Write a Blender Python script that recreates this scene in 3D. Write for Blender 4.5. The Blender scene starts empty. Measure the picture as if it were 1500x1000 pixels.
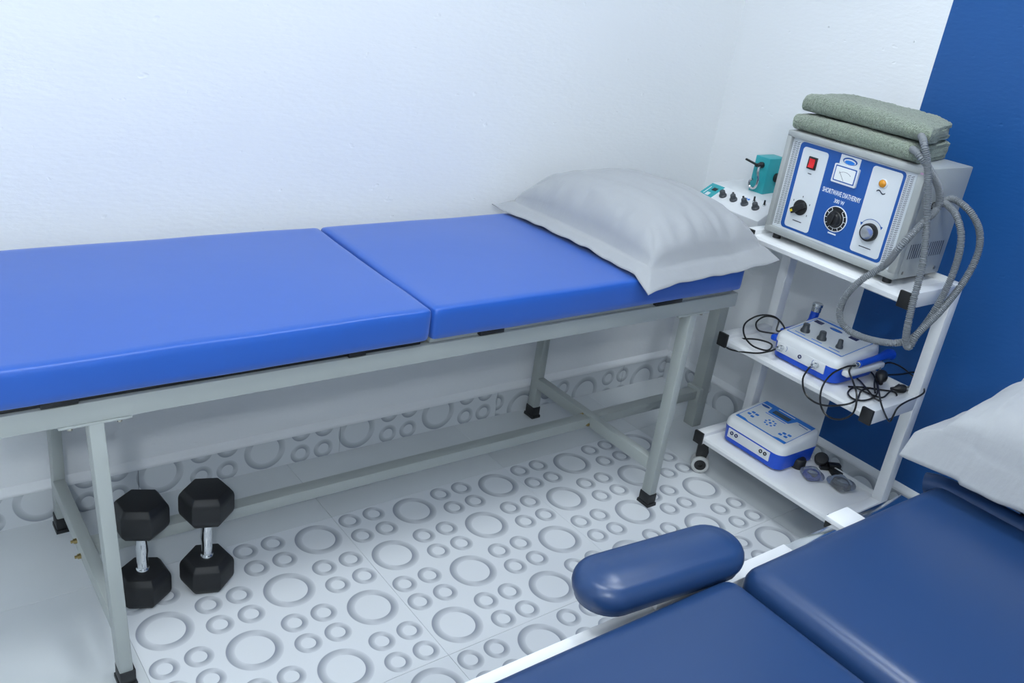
import bpy, bmesh, math, random
from mathutils import Vector, Matrix, noise

# ------------------------------------------------------------------ scene, camera, light level
scn = bpy.context.scene
col = scn.collection
random.seed(4)
CAM = Vector((-0.908, -1.803, 1.522))
RGT = Vector((0.803, -0.581, 0.130)); DWN = Vector((-0.142, -0.399, -0.906)); FWD = Vector((0.579, 0.709, -0.403))
FWD.normalize(); RGT = (RGT - FWD * RGT.dot(FWD)).normalized(); DWN = FWD.cross(RGT).normalized()
FPX = 1320.2
cd = bpy.data.cameras.new('camera'); cam = bpy.data.objects.new('camera', cd); col.objects.link(cam)
cd.sensor_width = 36; cd.lens = FPX / 1500 * 36; cd.clip_start = 0.02
cam.matrix_world = Matrix(((RGT.x, -DWN.x, -FWD.x, CAM.x), (RGT.y, -DWN.y, -FWD.y, CAM.y), (RGT.z, -DWN.z, -FWD.z, CAM.z), (0, 0, 0, 1)))
scn.camera = cam
scn.view_settings.view_transform = 'Standard'; scn.view_settings.look = 'None'
scn.view_settings.gamma = 1; scn.view_settings.use_curve_mapping = False
scn.view_settings.exposure = 0.92
LIGHT = 11.0                       # emission of the ceiling panels
LIGHT_COL = (0.89, 0.96, 1.0)
FLASH_STANDIN = 170.0                  # emission of the lamp added behind the camera to imitate flash
world = bpy.data.worlds.new('world'); scn.world = world; world.use_nodes = True
world.node_tree.nodes['Background'].inputs[0].default_value = (0.8, 0.9, 1, 1)
world.node_tree.nodes['Background'].inputs[1].default_value = 0.2

ROOM_X0, ROOM_X1, ROOM_Y0, ROOM_Y1, ROOM_Z = -1.95, 1.685, -2.75, 0.385, 2.75
CELL = 0.15; TH = math.radians(0.8)      # tile pattern cell, and the tile grid's turn against the room

def ray(px, py):
    return (FWD + RGT * ((px - 750) / FPX) + DWN * ((py - 500) / FPX))
def onx(px, py, X): d = ray(px, py); return CAM + d * ((X - CAM.x) / d.x)
def ony(px, py, Y): d = ray(px, py); return CAM + d * ((Y - CAM.y) / d.y)
def onz(px, py, Z): d = ray(px, py); return CAM + d * ((Z - CAM.z) / d.z)

# ------------------------------------------------------------------ node helper
def s2l(c):
    c = c / 255.0
    return c / 12.92 if c <= 0.04045 else ((c + 0.055) / 1.055) ** 2.4
def rgb(r, g, b): return (s2l(r), s2l(g), s2l(b), 1)

class V:
    """a scalar socket with arithmetic"""
    nt = None
    def __init__(s, sock): s.s = sock
    @staticmethod
    def op(o, a, b=None, c=None):
        n = V.nt.nodes.new('ShaderNodeMath'); n.operation = o
        for i, x in enumerate((a, b, c)):
            if x is None: continue
            if isinstance(x, V): V.nt.links.new(x.s, n.inputs[i])
            else: n.inputs[i].default_value = x
        return V(n.outputs[0])
    def __add__(s, o): return V.op('ADD', s, o)
    def __sub__(s, o): return V.op('SUBTRACT', s, o)
    def __rsub__(s, o): return V.op('SUBTRACT', o, s)
    def __mul__(s, o): return V.op('MULTIPLY', s, o)
    def __truediv__(s, o): return V.op('DIVIDE', s, o)
    __radd__ = __add__; __rmul__ = __mul__
def vmod(a, b): return V.op('FLOORED_MODULO', a, b)
def vfloor(a): return V.op('FLOOR', a)
def vmax(a, b): return V.op('MAXIMUM', a, b)
def vmin(a, b): return V.op('MINIMUM', a, b)
def vlt(a, b): return V.op('LESS_THAN', a, b)
def vsqrt(a): return V.op('SQRT', a)
def clamp01(a): return vmin(vmax(a, 0.0), 1.0)

MATS = {}
def mat(name, c, rough=0.5, metal=0.0, bump=None, var=None, spec=None, coat=0.0, trans=0.0, emit=None, sheen=0.0):
    if name in MATS: return MATS[name]
    m = bpy.data.materials.new(name); m.use_nodes = True; nt = m.node_tree
    p = nt.nodes['Principled BSDF']
    p.inputs['Base Color'].default_value = rgb(*c); p.inputs['Roughness'].default_value = rough
    p.inputs['Metallic'].default_value = metal
    if spec is not None: p.inputs['Specular IOR Level'].default_value = spec
    if coat: p.inputs['Coat Weight'].default_value = coat; p.inputs['Coat Roughness'].default_value = 0.15
    if trans: p.inputs['Transmission Weight'].default_value = trans
    if sheen: p.inputs['Sheen Weight'].default_value = sheen; p.inputs['Sheen Roughness'].default_value = 0.5
    if emit: p.inputs['Emission Color'].default_value = (*emit[0], 1); p.inputs['Emission Strength'].default_value = emit[1]
    tc = nt.nodes.new('ShaderNodeTexCoord')
    if bump:     # (scale, strength, distance, stretch)
        mp = nt.nodes.new('ShaderNodeMapping'); nt.links.new(tc.outputs['Object'], mp.inputs[0])
        if len(bump) > 3: mp.inputs['Scale'].default_value = bump[3]
        n = nt.nodes.new('ShaderNodeTexNoise'); n.inputs['Scale'].default_value = bump[0]; n.inputs['Detail'].default_value = 5
        nt.links.new(mp.outputs[0], n.inputs['Vector'])
        b = nt.nodes.new('ShaderNodeBump'); b.inputs['Strength'].default_value = bump[1]; b.inputs['Distance'].default_value = bump[2]
        nt.links.new(n.outputs['Fac'], b.inputs['Height']); nt.links.new(b.outputs[0], p.inputs['Normal'])
    if var:      # (scale, amount)
        n = nt.nodes.new('ShaderNodeTexNoise'); n.inputs['Scale'].default_value = var[0]; n.inputs['Detail'].default_value = 4
        nt.links.new(tc.outputs['Object'], n.inputs['Vector'])
        r = nt.nodes.new('ShaderNodeMapRange'); r.inputs['From Min'].default_value = 0.3; r.inputs['From Max'].default_value = 0.7; r.inputs['To Min'].default_value = 1 - var[1]; r.inputs['To Max'].default_value = 1 + var[1]
        nt.links.new(n.outputs['Fac'], r.inputs['Value'])
        mx = nt.nodes.new('ShaderNodeMix'); mx.data_type = 'RGBA'; mx.blend_type = 'MULTIPLY'; mx.inputs['Factor'].default_value = 1
        mx.inputs[6].default_value = rgb(*c); nt.links.new(r.outputs[0], mx.inputs[7]); nt.links.new(mx.outputs[2], p.inputs['Base Color'])
    MATS[name] = m
    return m

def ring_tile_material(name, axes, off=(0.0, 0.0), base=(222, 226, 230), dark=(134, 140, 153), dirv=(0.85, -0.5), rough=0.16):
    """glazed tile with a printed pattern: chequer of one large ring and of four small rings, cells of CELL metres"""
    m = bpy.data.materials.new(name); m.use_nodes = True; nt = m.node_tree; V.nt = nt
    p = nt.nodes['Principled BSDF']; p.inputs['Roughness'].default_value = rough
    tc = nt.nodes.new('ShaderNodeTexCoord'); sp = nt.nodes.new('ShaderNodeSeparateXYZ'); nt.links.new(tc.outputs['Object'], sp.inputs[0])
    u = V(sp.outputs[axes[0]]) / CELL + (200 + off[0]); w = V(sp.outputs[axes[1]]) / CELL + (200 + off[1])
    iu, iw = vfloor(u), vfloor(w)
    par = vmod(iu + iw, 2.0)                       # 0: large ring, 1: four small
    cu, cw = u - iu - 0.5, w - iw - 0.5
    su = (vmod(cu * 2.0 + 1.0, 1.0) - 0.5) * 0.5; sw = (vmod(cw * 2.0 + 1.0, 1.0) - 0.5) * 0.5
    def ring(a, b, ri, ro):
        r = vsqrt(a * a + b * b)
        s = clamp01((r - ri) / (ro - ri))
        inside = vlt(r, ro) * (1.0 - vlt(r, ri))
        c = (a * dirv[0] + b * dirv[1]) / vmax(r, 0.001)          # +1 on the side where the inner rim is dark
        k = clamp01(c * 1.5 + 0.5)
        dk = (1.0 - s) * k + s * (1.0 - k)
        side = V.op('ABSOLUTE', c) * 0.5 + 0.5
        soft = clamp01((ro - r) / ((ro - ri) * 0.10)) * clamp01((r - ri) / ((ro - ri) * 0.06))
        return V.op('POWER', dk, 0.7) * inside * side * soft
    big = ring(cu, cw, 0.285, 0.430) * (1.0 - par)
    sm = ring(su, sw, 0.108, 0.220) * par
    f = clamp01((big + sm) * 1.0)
    mx = nt.nodes.new('ShaderNodeMix'); mx.data_type = 'RGBA'
    mx.inputs[6].default_value = rgb(*base); mx.inputs[7].default_value = rgb(*dark)
    nt.links.new(f.s, mx.inputs['Factor']); nt.links.new(mx.outputs[2], p.inputs['Base Color'])
    MATS[name] = m
    return m

# ------------------------------------------------------------------ mesh helper
WM = {}
def base_obj(name, data, parent=None, loc=None, rotz=0.0):
    o = bpy.data.objects.new(name, data); col.objects.link(o)
    if parent is not None:
        o.parent = parent; WM[o] = WM[parent]
    else:
        M = Matrix.Translation(Vector(loc or (0, 0, 0))) @ Matrix.Rotation(rotz, 4, 'Z')
        o.location = loc or (0, 0, 0); o.rotation_euler = (0, 0, rotz); WM[o] = M
    return o
def tag(o, label=None, cat=None, group=None, kind=None):
    if label: o['label'] = label
    if cat: o['category'] = cat
    if group: o['group'] = group
    if kind: o['kind'] = kind
    return o
def thing(name, label, cat, loc, rotz=0.0, group=None):
    return tag(base_obj(name, None, None, loc, rotz), label, cat, group)

class B:
    """collects shapes, in world coordinates, for one mesh"""
    def __init__(s): s.bm = bmesh.new()
    def _add(s, t, M=None):
        if M is not None: bmesh.ops.transform(t, matrix=M, verts=t.verts)
        me = bpy.data.meshes.new('tmp'); t.to_mesh(me); t.free(); s.bm.from_mesh(me); bpy.data.meshes.remove(me)
        return s
    def box(s, x0, x1, y0, y1, z0, z1, bev=0.0, seg=2, M=None):
        t = bmesh.new(); bmesh.ops.create_cube(t, size=1)
        for v in t.verts:
            v.co = Vector(((x0 + x1) / 2 + v.co.x * (x1 - x0), (y0 + y1) / 2 + v.co.y * (y1 - y0), (z0 + z1) / 2 + v.co.z * (z1 - z0)))
        if bev: bmesh.ops.bevel(t, geom=list(t.edges), offset=bev, segments=seg, profile=0.5, affect='EDGES', clamp_overlap=True)
        return s._add(t, M)
    def bar(s, p0, p1, w, h, bev=0.0, up=(0, 0, 1)):
        """square bar from p0 to p1, w across, h along up"""
        p0, p1 = Vector(p0), Vector(p1); d = (p1 - p0); L = d.length; d.normalize()
        a = Vector(up).cross(d)
        if a.length < 1e-4: a = Vector((1, 0, 0)).cross(d)
        a.normalize(); b = d.cross(a)
        M = Matrix(((d.x, a.x, b.x, p0.x), (d.y, a.y, b.y, p0.y), (d.z, a.z, b.z, p0.z), (0, 0, 0, 1)))
        return s.box(0, L, -w / 2, w / 2, -h / 2, h / 2, bev, 2, M)
    def cyl(s, p0, p1, r, seg=20, r2=None, bev=0.0):
        p0, p1 = Vector(p0), Vector(p1); d = p1 - p0; L = d.length
        prof = [(0, 0), (r, 0), (r if r2 is None else r2, L), (0, L)]
        if bev:
            q = r if r2 is None else r2
            prof = [(0, 0), (r - bev, 0), (r - bev * .3, bev * .3), (r, bev), (q, L - bev), (q - bev * .3, L - bev * .3), (q - bev, L), (0, L)]
        return s.lathe(p0, d, prof, seg)
    def lathe(s, p0, axis, prof, seg=20, squash=None):
        p0 = Vector(p0); d = Vector(axis).normalized(); a = d.orthogonal().normalized(); b = d.cross(a)
        t = bmesh.new(); rings = []
        for r, h in prof:
            if r < 1e-6: rings.append([t.verts.new(p0 + d * h)])
            else: rings.append([t.verts.new(p0 + d * h + (a * math.cos(2 * math.pi * i / seg) + b * math.sin(2 * math.pi * i / seg)) * r) for i in range(seg)])
        for q0, q1 in zip(rings, rings[1:]):
            for i in range(seg):
                j = (i + 1) % seg
                if len(q0) == 1 and len(q1) == 1: continue
                if len(q0) == 1: t.faces.new((q0[0], q1[j], q1[i]))
                elif len(q1) == 1: t.faces.new((q0[i], q0[j], q1[0]))
                else: t.faces.new((q0[i], q0[j], q1[j], q1[i]))
        bmesh.ops.recalc_face_normals(t, faces=t.faces)
        return s._add(t)
    def tube(s, pts, r, sides=8, rad=None, caps=True):
        """pts: dense list of Vectors; rad(i, dist) -> radius"""
        t = bmesh.new(); prev = None; rings = []; dist = 0
        n = len(pts)
        d0 = (pts[1] - pts[0]).normalized(); a = d0.orthogonal().normalized()
        for i, p in enumerate(pts):
            d = (pts[min(i + 1, n - 1)] - pts[max(i - 1, 0)]).normalized()
            a = (a - d * a.dot(d)).normalized(); b = d.cross(a)
            if i: dist += (p - pts[i - 1]).length
            q = rad(i, dist) if rad else r
            rings.append([t.verts.new(p + (a * math.cos(2 * math.pi * k / sides) + b * math.sin(2 * math.pi * k / sides)) * q) for k in range(sides)])
        for q0, q1 in zip(rings, rings[1:]):
            for k in range(sides):
                j = (k + 1) % sides
                t.faces.new((q0[k], q0[j], q1[j], q1[k]))
        if caps: t.faces.new(rings[0][::-1]); t.faces.new(rings[-1])
        return s._add(t)
    def prism(s, poly, f, lo, hi, bev=0.0):
        """poly: 2-D outline; f(a, b, h) -> world point; extruded from h=lo to h=hi"""
        t = bmesh.new()
        A = [t.verts.new(f(a, b, lo)) for a, b in poly]; Bv = [t.verts.new(f(a, b, hi)) for a, b in poly]
        t.faces.new(A[::-1]); t.faces.new(Bv)
        for i in range(len(poly)):
            j = (i + 1) % len(poly); t.faces.new((A[i], A[j], Bv[j], Bv[i]))
        bmesh.ops.recalc_face_normals(t, faces=t.faces)
        if bev: bmesh.ops.bevel(t, geom=list(t.edges), offset=bev, segments=2, profile=0.5, affect='EDGES', clamp_overlap=True)
        return s._add(t)
    def soft(s, c, size, r, n=(12, 10, 6), fn=None, M=None):
        """box with rounded edges of radius r, finely divided; fn(local Vector, unit coords) may move a vertex"""
        sx, sy, sz = size; t = bmesh.new(); V3 = {}
        def vert(i, j, k):
            if (i, j, k) not in V3:
                u, v, w = (2 * i / n[0] - 1, 2 * j / n[1] - 1, 2 * k / n[2] - 1)
                def e(q, h):      # more divisions near the edges
                    g = math.sin(q * math.pi / 2); return g * h
                p = Vector((e(u, sx / 2), e(v, sy / 2), e(w, sz / 2)))
                q = Vector((max(-sx / 2 + r, min(sx / 2 - r, p.x)), max(-sy / 2 + r, min(sy / 2 - r, p.y)), max(-sz / 2 + r, min(sz / 2 - r, p.z))))
                d = p - q
                if d.length > 1e-9: p = q + d.normalized() * r
                if fn: p = fn(p, p.x / (sx / 2), p.y / (sy / 2), p.z / (sz / 2))
                V3[(i, j, k)] = t.verts.new(p)
            return V3[(i, j, k)]
        N = n
        for i in range(N[0]):
            for j in range(N[1]):
                for k in (0, N[2]):
                    q = [vert(i, j, k), vert(i + 1, j, k), vert(i + 1, j + 1, k), vert(i, j + 1, k)]
                    t.faces.new(q if k else q[::-1])
        for i in range(N[0]):
            for k in range(N[2]):
                for j in (0, N[1]):
                    q = [vert(i, j, k), vert(i + 1, j, k), vert(i + 1, j, k + 1), vert(i, j, k + 1)]
                    t.faces.new(q[::-1] if j else q)
        for j in range(N[1]):
            for k in range(N[2]):
                for i in (0, N[0]):
                    q = [vert(i, j, k), vert(i, j + 1, k), vert(i, j + 1, k + 1), vert(i, j, k + 1)]
                    t.faces.new(q if i else q[::-1])
        bmesh.ops.recalc_face_normals(t, faces=t.faces)
        X = Matrix.Translation(Vector(c))
        return s._add(t, X @ M if M is not None else X)
    def build(s, name, m, parent=None, loc=None, rotz=0.0, ang=35, smooth=True):
        me = bpy.data.meshes.new(name)
        if parent is not None: inv = WM[parent].inverted()
        else: inv = (Matrix.Translation(Vector(loc or (0, 0, 0))) @ Matrix.Rotation(rotz, 4, 'Z')).inverted()
        bmesh.ops.transform(s.bm, matrix=inv, verts=s.bm.verts)
        s.bm.to_mesh(me); s.bm.free()
        me.materials.append(m)
        if smooth:
            me.polygons.foreach_set('use_smooth', [True] * len(me.polygons))
            me.set_sharp_from_angle(angle=math.radians(ang))
        return base_obj(name, me, parent, loc, rotz)

def spline(pts, step=0.006):
    """Catmull-Rom through the points, resampled evenly"""
    P = [Vector(p) for p in pts]; P = [P[0] * 2 - P[1]] + P + [P[-1] * 2 - P[-2]]
    out = []
    for i in range(1, len(P) - 2):
        a, b, c, d = P[i - 1], P[i], P[i + 1], P[i + 2]
        n = max(2, int((c - b).length / step * 3))
        for k in range(n):
            t = k / n
            out.append(0.5 * ((2 * b) + (c - a) * t + (2 * a - 5 * b + 4 * c - d) * t * t + (3 * b - a - 3 * c + d) * t ** 3))
    out.append(P[-2])
    res = [out[0]]; acc = 0
    for p, q in zip(out, out[1:]):
        acc += (q - p).length
        if acc >= step: res.append(q); acc = 0
    if (res[-1] - out[-1]).length > step * 0.3: res.append(out[-1])
    return res

def text_mesh(txt, size, M, m, parent, name='lettering', sx=1.0, thick=0.0003):
    """flat lettering as a mesh; M maps text plane (x right, y up) to world"""
    cu = bpy.data.curves.new('t', 'FONT'); cu.body = txt; cu.size = size; cu.align_x = 'CENTER'; cu.align_y = 'CENTER'; cu.extrude = thick; cu.resolution_u = 3; cu.offset = size * 0.006
    to = bpy.data.objects.new('t', cu); col.objects.link(to)
    dg = bpy.context.evaluated_depsgraph_get(); me0 = bpy.data.meshes.new_from_object(to.evaluated_get(dg))
    b = B(); b.bm.from_mesh(me0); bpy.data.meshes.remove(me0); bpy.data.objects.remove(to); bpy.data.curves.remove(cu)
    bmesh.ops.transform(b.bm, matrix=M @ Matrix.Diagonal((sx, 1, 1, 1)), verts=b.bm.verts)
    return b.build(name, m, parent, smooth=False)

def rrect(w, h, r, n=4):
    pts = []
    for cx, cy, a0 in ((w / 2 - r, h / 2 - r, 0), (-w / 2 + r, h / 2 - r, 90), (-w / 2 + r, -h / 2 + r, 180), (w / 2 - r, -h / 2 + r, 270)):
        for k in range(n + 1):
            a = math.radians(a0 + 90 * k / n); pts.append((cx + r * math.cos(a), cy + r * math.sin(a)))
    return pts

# ------------------------------------------------------------------ materials
M_wall = mat('wall_plaster', (226, 229, 232), 0.62)
def plaster_nodes(m, blue=None):
    nt = m.node_tree; V.nt = nt; p = nt.nodes['Principled BSDF']
    tc = nt.nodes.new('ShaderNodeTexCoord')
    def nz(scale, st, det):
        mp = nt.nodes.new('ShaderNodeMapping'); mp.inputs['Scale'].default_value = st; nt.links.new(tc.outputs['Object'], mp.inputs[0])
        n = nt.nodes.new('ShaderNodeTexNoise'); n.inputs['Scale'].default_value = scale; n.inputs['Detail'].default_value = det
        nt.links.new(mp.outputs[0], n.inputs['Vector']); return V(n.outputs['Fac'])
    strokes = nz(70, (0.6, 0.6, 1.7), 6)
    broad = nz(4, (1, 1, 1.6), 2)
    pits = nz(26, (0.8, 0.8, 1.3), 2)
    h = strokes * 0.26 + broad * 1.0 + clamp01((pits - 0.70) * 5.0) * -1.0
    b = nt.nodes.new('ShaderNodeBump'); b.inputs['Strength'].default_value = 0.4; b.inputs['Distance'].default_value = 0.006
    nt.links.new(h.s, b.inputs['Height']); nt.links.new(b.outputs[0], p.inputs['Normal'])
    if blue:
        sp = nt.nodes.new('ShaderNodeSeparateXYZ'); nt.links.new(tc.outputs['Object'], sp.inputs[0])
        f = vlt(V(sp.outputs[1]), blue[0])
        mx = nt.nodes.new('ShaderNodeMix'); mx.data_type = 'RGBA'; nt.links.new(f.s, mx.inputs['Factor'])
        mx.inputs[6].default_value = rgb(226, 229, 232); mx.inputs[7].default_value = rgb(*blue[1])
        nt.links.new(mx.outputs[2], p.inputs['Base Color'])
plaster_nodes(M_wall)
M_wall_r = mat('wall_two_tone', (226, 229, 232), 0.5); plaster_nodes(M_wall_r, (-0.35, (14, 78, 142)))
M_ceil = mat('ceiling_paint', (235, 236, 236), 0.7, bump=(30, 0.1, 0.002))
M_grout = mat('grout', (204, 208, 211), 0.8, bump=(200, 0.2, 0.001))
M_plain = mat('plain_tile', (208, 213, 216), 0.16, var=(2.5, 0.05))
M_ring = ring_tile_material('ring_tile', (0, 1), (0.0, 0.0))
M_skirt_a = ring_tile_material('skirting_tile_a', (0, 2), (0.5, 0.5 - 0.066 / CELL), base=(205, 210, 214), dark=(140, 146, 156), dirv=(0.35, 0.93), rough=0.25)
M_skirt_b = ring_tile_material('skirting_tile_b', (0, 2), (0.5 - 0.055 / CELL, 0.5 - 0.016 / CELL), base=(205, 210, 214), dark=(140, 146, 156), dirv=(0.35, 0.93), rough=0.25)
M_skirt_r = ring_tile_material('skirting_tile_r', (1, 2), (0.2, 0.5 - 0.03 / CELL), base=(205, 210, 214), dark=(140, 146, 156), dirv=(-0.35, 0.93), rough=0.25)
M_frame = mat('grey_enamel', (162, 168, 166), 0.35, bump=(60, 0.05, 0.001))
M_rubber = mat('black_rubber', (26, 28, 31), 0.5)
M_vinyl = mat('blue_vinyl', (22, 84, 176), 0.40, bump=(9, 0.12, 0.004), spec=0.6, sheen=0.2)
M_navy = mat('navy_vinyl', (33, 61, 104), 0.34, bump=(420, 0.10, 0.0004), spec=0.5)
M_pillow = mat('pillow_cotton', (160, 163, 167), 0.75, bump=(16, 0.35, 0.007, (1, 2.2, 1)), sheen=0.15)
M_towel = mat('towel_terry', (134, 148, 130), 0.95, bump=(300, 1.0, 0.009), var=(170, 0.30), sheen=0.4)
M_white = mat('white_powder_coat', (226, 228, 230), 0.3)
M_black = mat('black_plastic', (22, 23, 25), 0.4)
M_bolt = mat('zinc_bolt', (176, 172, 160), 0.3, metal=1.0)
M_brass = mat('brass_bolt', (178, 160, 110), 0.35, metal=1.0)
M_chrome = mat('chrome', (205, 208, 210), 0.12, metal=1.0)
M_case = mat('grey_casing', (162, 166, 165), 0.4, bump=(250, 0.06, 0.0005))
M_casepale = mat('pale_panel', (212, 217, 221), 0.4)
M_print = mat('print_blue', (24, 82, 158), 0.4)
M_sky = mat('print_sky_blue', (28, 118, 208), 0.4)
M_abs = mat('white_plastic', (220, 223, 226), 0.32)
M_absblue = mat('blue_plastic', (18, 78, 200), 0.3)
M_dark = mat('print_dark', (52, 58, 72), 0.5)
M_letter = mat('print_white', (232, 236, 240), 0.5)
M_knob = mat('knob_grey', (66, 72, 78), 0.45)
M_navyprint = mat('display_navy', (24, 34, 92), 0.25)
M_teal = mat('teal_enamel', (42, 158, 166), 0.4)
M_hose = mat('grey_hose', (120, 125, 130), 0.45)
M_cord = mat('black_cord', (20, 21, 24), 0.35)
M_iron = mat('dumbbell_rubber', (20, 22, 25), 0.55, bump=(240, 0.2, 0.0006))
M_red = mat('red_switch', (214, 32, 36), 0.25)
M_amber = mat('amber_lens', (206, 138, 28), 0.15)
M_meter = mat('meter_face', (228, 232, 232), 0.2)
M_lcd = mat('lcd_grey', (70, 84, 96), 0.2)
M_yellow = mat('yellow_mark', (225, 200, 40), 0.5)
M_pink = mat('pink_sticker', (196, 160, 190), 0.5)
M_diff = mat('lamp_diffuser', (240, 240, 240), 0.5, emit=(LIGHT_COL, LIGHT))
M_bag = mat('clear_bag', (214, 222, 232), 0.12, trans=0.85)
M_wireblue = mat('blue_wire', (44, 66, 168), 0.4)

# ------------------------------------------------------------------ the room
def slab(name, x0, x1, y0, y1, z0, z1, m, bev=0):
    o = B().box(x0, x1, y0, y1, z0, z1, bev).build(name, m, smooth=False); return tag(o, kind='structure')
T = 0.12
floor = slab('floor', ROOM_X0 - T, ROOM_X1 + T, ROOM_Y0 - T, ROOM_Y1 + T, -0.06, -0.0025, M_grout)
slab('ceiling', ROOM_X0 - T, ROOM_X1 + T, ROOM_Y0 - T, ROOM_Y1 + T, ROOM_Z, ROOM_Z + 0.1, M_ceil)
slab('wall_back', ROOM_X0 - T, ROOM_X1 + T, ROOM_Y1, ROOM_Y1 + T, -0.06, ROOM_Z, M_wall)
wr = slab('wall_right', ROOM_X1, ROOM_X1 + T, ROOM_Y0 - T, ROOM_Y1, -0.06, ROOM_Z, M_wall_r)
slab('wall_left', ROOM_X0 - T, ROOM_X0, ROOM_Y0 - T, ROOM_Y1, -0.06, ROOM_Z, M_wall)
slab('wall_front', ROOM_X0, ROOM_X1, ROOM_Y0 - T, ROOM_Y0, -0.06, ROOM_Z, M_wall)
for y, z in ((0.029, 1.405), (-0.271, 1.407)):
    B().cyl((1.6835, y, z), (1.688, y, z), 0.0035, 10).build('wall_plug', M_grout, wr)
# floor tiles, a grid turned slightly against the walls
cT, sT = math.cos(TH), math.sin(TH)
def tile_mesh(w, d, m):
    b = B(); b.box(-w / 2 + 0.0004, w / 2 - 0.0004, -d / 2 + 0.0004, d / 2 - 0.0004, -0.012, 0.0, 0.0004, 1)
    me = bpy.data.meshes.new('floor_tile'); b.bm.to_mesh(me); b.bm.free(); me.materials.append(m); return me
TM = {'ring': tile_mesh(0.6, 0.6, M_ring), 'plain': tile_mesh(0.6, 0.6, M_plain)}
for i in range(-4, 4):
    for j in range(-5, 2):
        x0, y0 = 0.075 + 0.6 * (i - 1), 0.075 + 0.6 * (j - 1)          # tile spans x0..x0+.6
        x1, y1 = x0 + 0.6, y0 + 0.6
        cx0, cx1 = max(x0, ROOM_X0 - 0.04), min(x1, ROOM_X1 + 0.04)
        cy0, cy1 = max(y0, ROOM_Y0 - 0.04), min(y1, ROOM_Y1 + 0.04)
        if cx1 - cx0 < 0.02 or cy1 - cy0 < 0.02: continue
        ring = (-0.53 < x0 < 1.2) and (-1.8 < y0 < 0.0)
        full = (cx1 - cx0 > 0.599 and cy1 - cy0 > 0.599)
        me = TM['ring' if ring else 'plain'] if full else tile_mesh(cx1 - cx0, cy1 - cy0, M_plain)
        o = base_obj('floor_tile', me, floor)
        gx, gy = (cx0 + cx1) / 2, (cy0 + cy1) / 2
        o.location = (gx * cT - gy * sT, gx * sT + gy * cT, 0); o.rotation_euler = (0, 0, TH)
# skirting: cut ring tiles under a rounded plaster ledge
def ledge(along):
    prof = [(0, 0.093), (0.012, 0.093), (0.0135, 0.097), (0.012, 0.103), (0.006, 0.112), (0, 0.118)]
    return prof
bb = tag(B().prism(ledge(0), lambda a, b, h: Vector((h, ROOM_Y1 - a, b)), ROOM_X0, ROOM_X1).build('baseboard_back', M_wall), kind='structure')
br = tag(B().prism(ledge(0), lambda a, b, h: Vector((ROOM_X1 - a, h, b)), ROOM_Y0, ROOM_Y1 - 0.012).build('baseboard_right', M_wall), kind='structure')
def skirt_piece(parent, x0, x1, m, right=False):
    b = B()
    if right: b.box(ROOM_X1 - 0.010, ROOM_X1, x0 + 0.0007, x1 - 0.0007, 0, 0.093)
    else: b.box(x0 + 0.0007, x1 - 0.0007, ROOM_Y1 - 0.010, ROOM_Y1, 0, 0.093)
    b.build('skirting_tile', m, parent, smooth=False)
for k in range(-4, 1):
    skirt_piece(bb, max(ROOM_X0, 0.842 + 0.6 * (k - 1)), 0.842 + 0.6 * k, M_skirt_a)
skirt_piece(bb, 0.842, 1.442, M_skirt_b); skirt_piece(bb, 1.442, ROOM_X1, M_skirt_b)
for k in range(6):
    skirt_piece(br, max(ROOM_Y0, ROOM_Y1 - 0.012 - 0.6 * (k + 1)), ROOM_Y1 - 0.012 - 0.6 * k, M_skirt_r, True)

# ceiling lamps
def ceiling_lamp(x, y, label):
    t = thing('ceiling_light', label, 'ceiling light', (x, y, ROOM_Z), 0, 'ceiling light panels')
    w = 0.6
    b = B()
    for s in (-1, 1):
        b.box(x - w / 2, x + w / 2, y + s * (w / 2 - 0.01) - 0.01, y + s * (w / 2 - 0.01) + 0.01, ROOM_Z - 0.03, ROOM_Z, 0.002)
        b.box(x + s * (w / 2 - 0.01) - 0.01, x + s * (w / 2 - 0.01) + 0.01, y - w / 2 + 0.02, y + w / 2 - 0.02, ROOM_Z - 0.03, ROOM_Z, 0.002)
    b.build('frame', M_white, t)
    B().box(x - w / 2 + 0.02, x + w / 2 - 0.02, y - w / 2 + 0.02, y + w / 2 - 0.02, ROOM_Z - 0.025, ROOM_Z - 0.015).build('diffuser', M_diff, t)
ceiling_lamp(-0.45, -0.95, 'square white ceiling light panel over the foot of the bright blue couch')
ceiling_lamp(0.75, -0.95, 'square white ceiling light panel over the navy treatment table')

def flash_standin_lamp(x, z):  # invented lamp out of view, added to give flash-like shadows
    y = ROOM_Y0
    t = thing('flash_standin_lamp', 'small round lamp added high on the unseen wall to stand in for a flash', 'lamp', (x, y, z))
    B().lathe((x, y, z), (0, 1, 0), [(0, 0), (0.115, 0), (0.115, 0.022), (0.100, 0.030), (0, 0.030)], 32).build('base', M_white, t)
    B().lathe((x, y + 0.030, z), (0, 1, 0), [(0.092, 0), (0.090, 0.014), (0.074, 0.034), (0.042, 0.047), (0, 0.051)], 32).build('diffuser', mat('flash_standin_diffuser', (240, 240, 240), 0.5, emit=(LIGHT_COL, FLASH_STANDIN)), t)
flash_standin_lamp(-1.40, 2.30)

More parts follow.
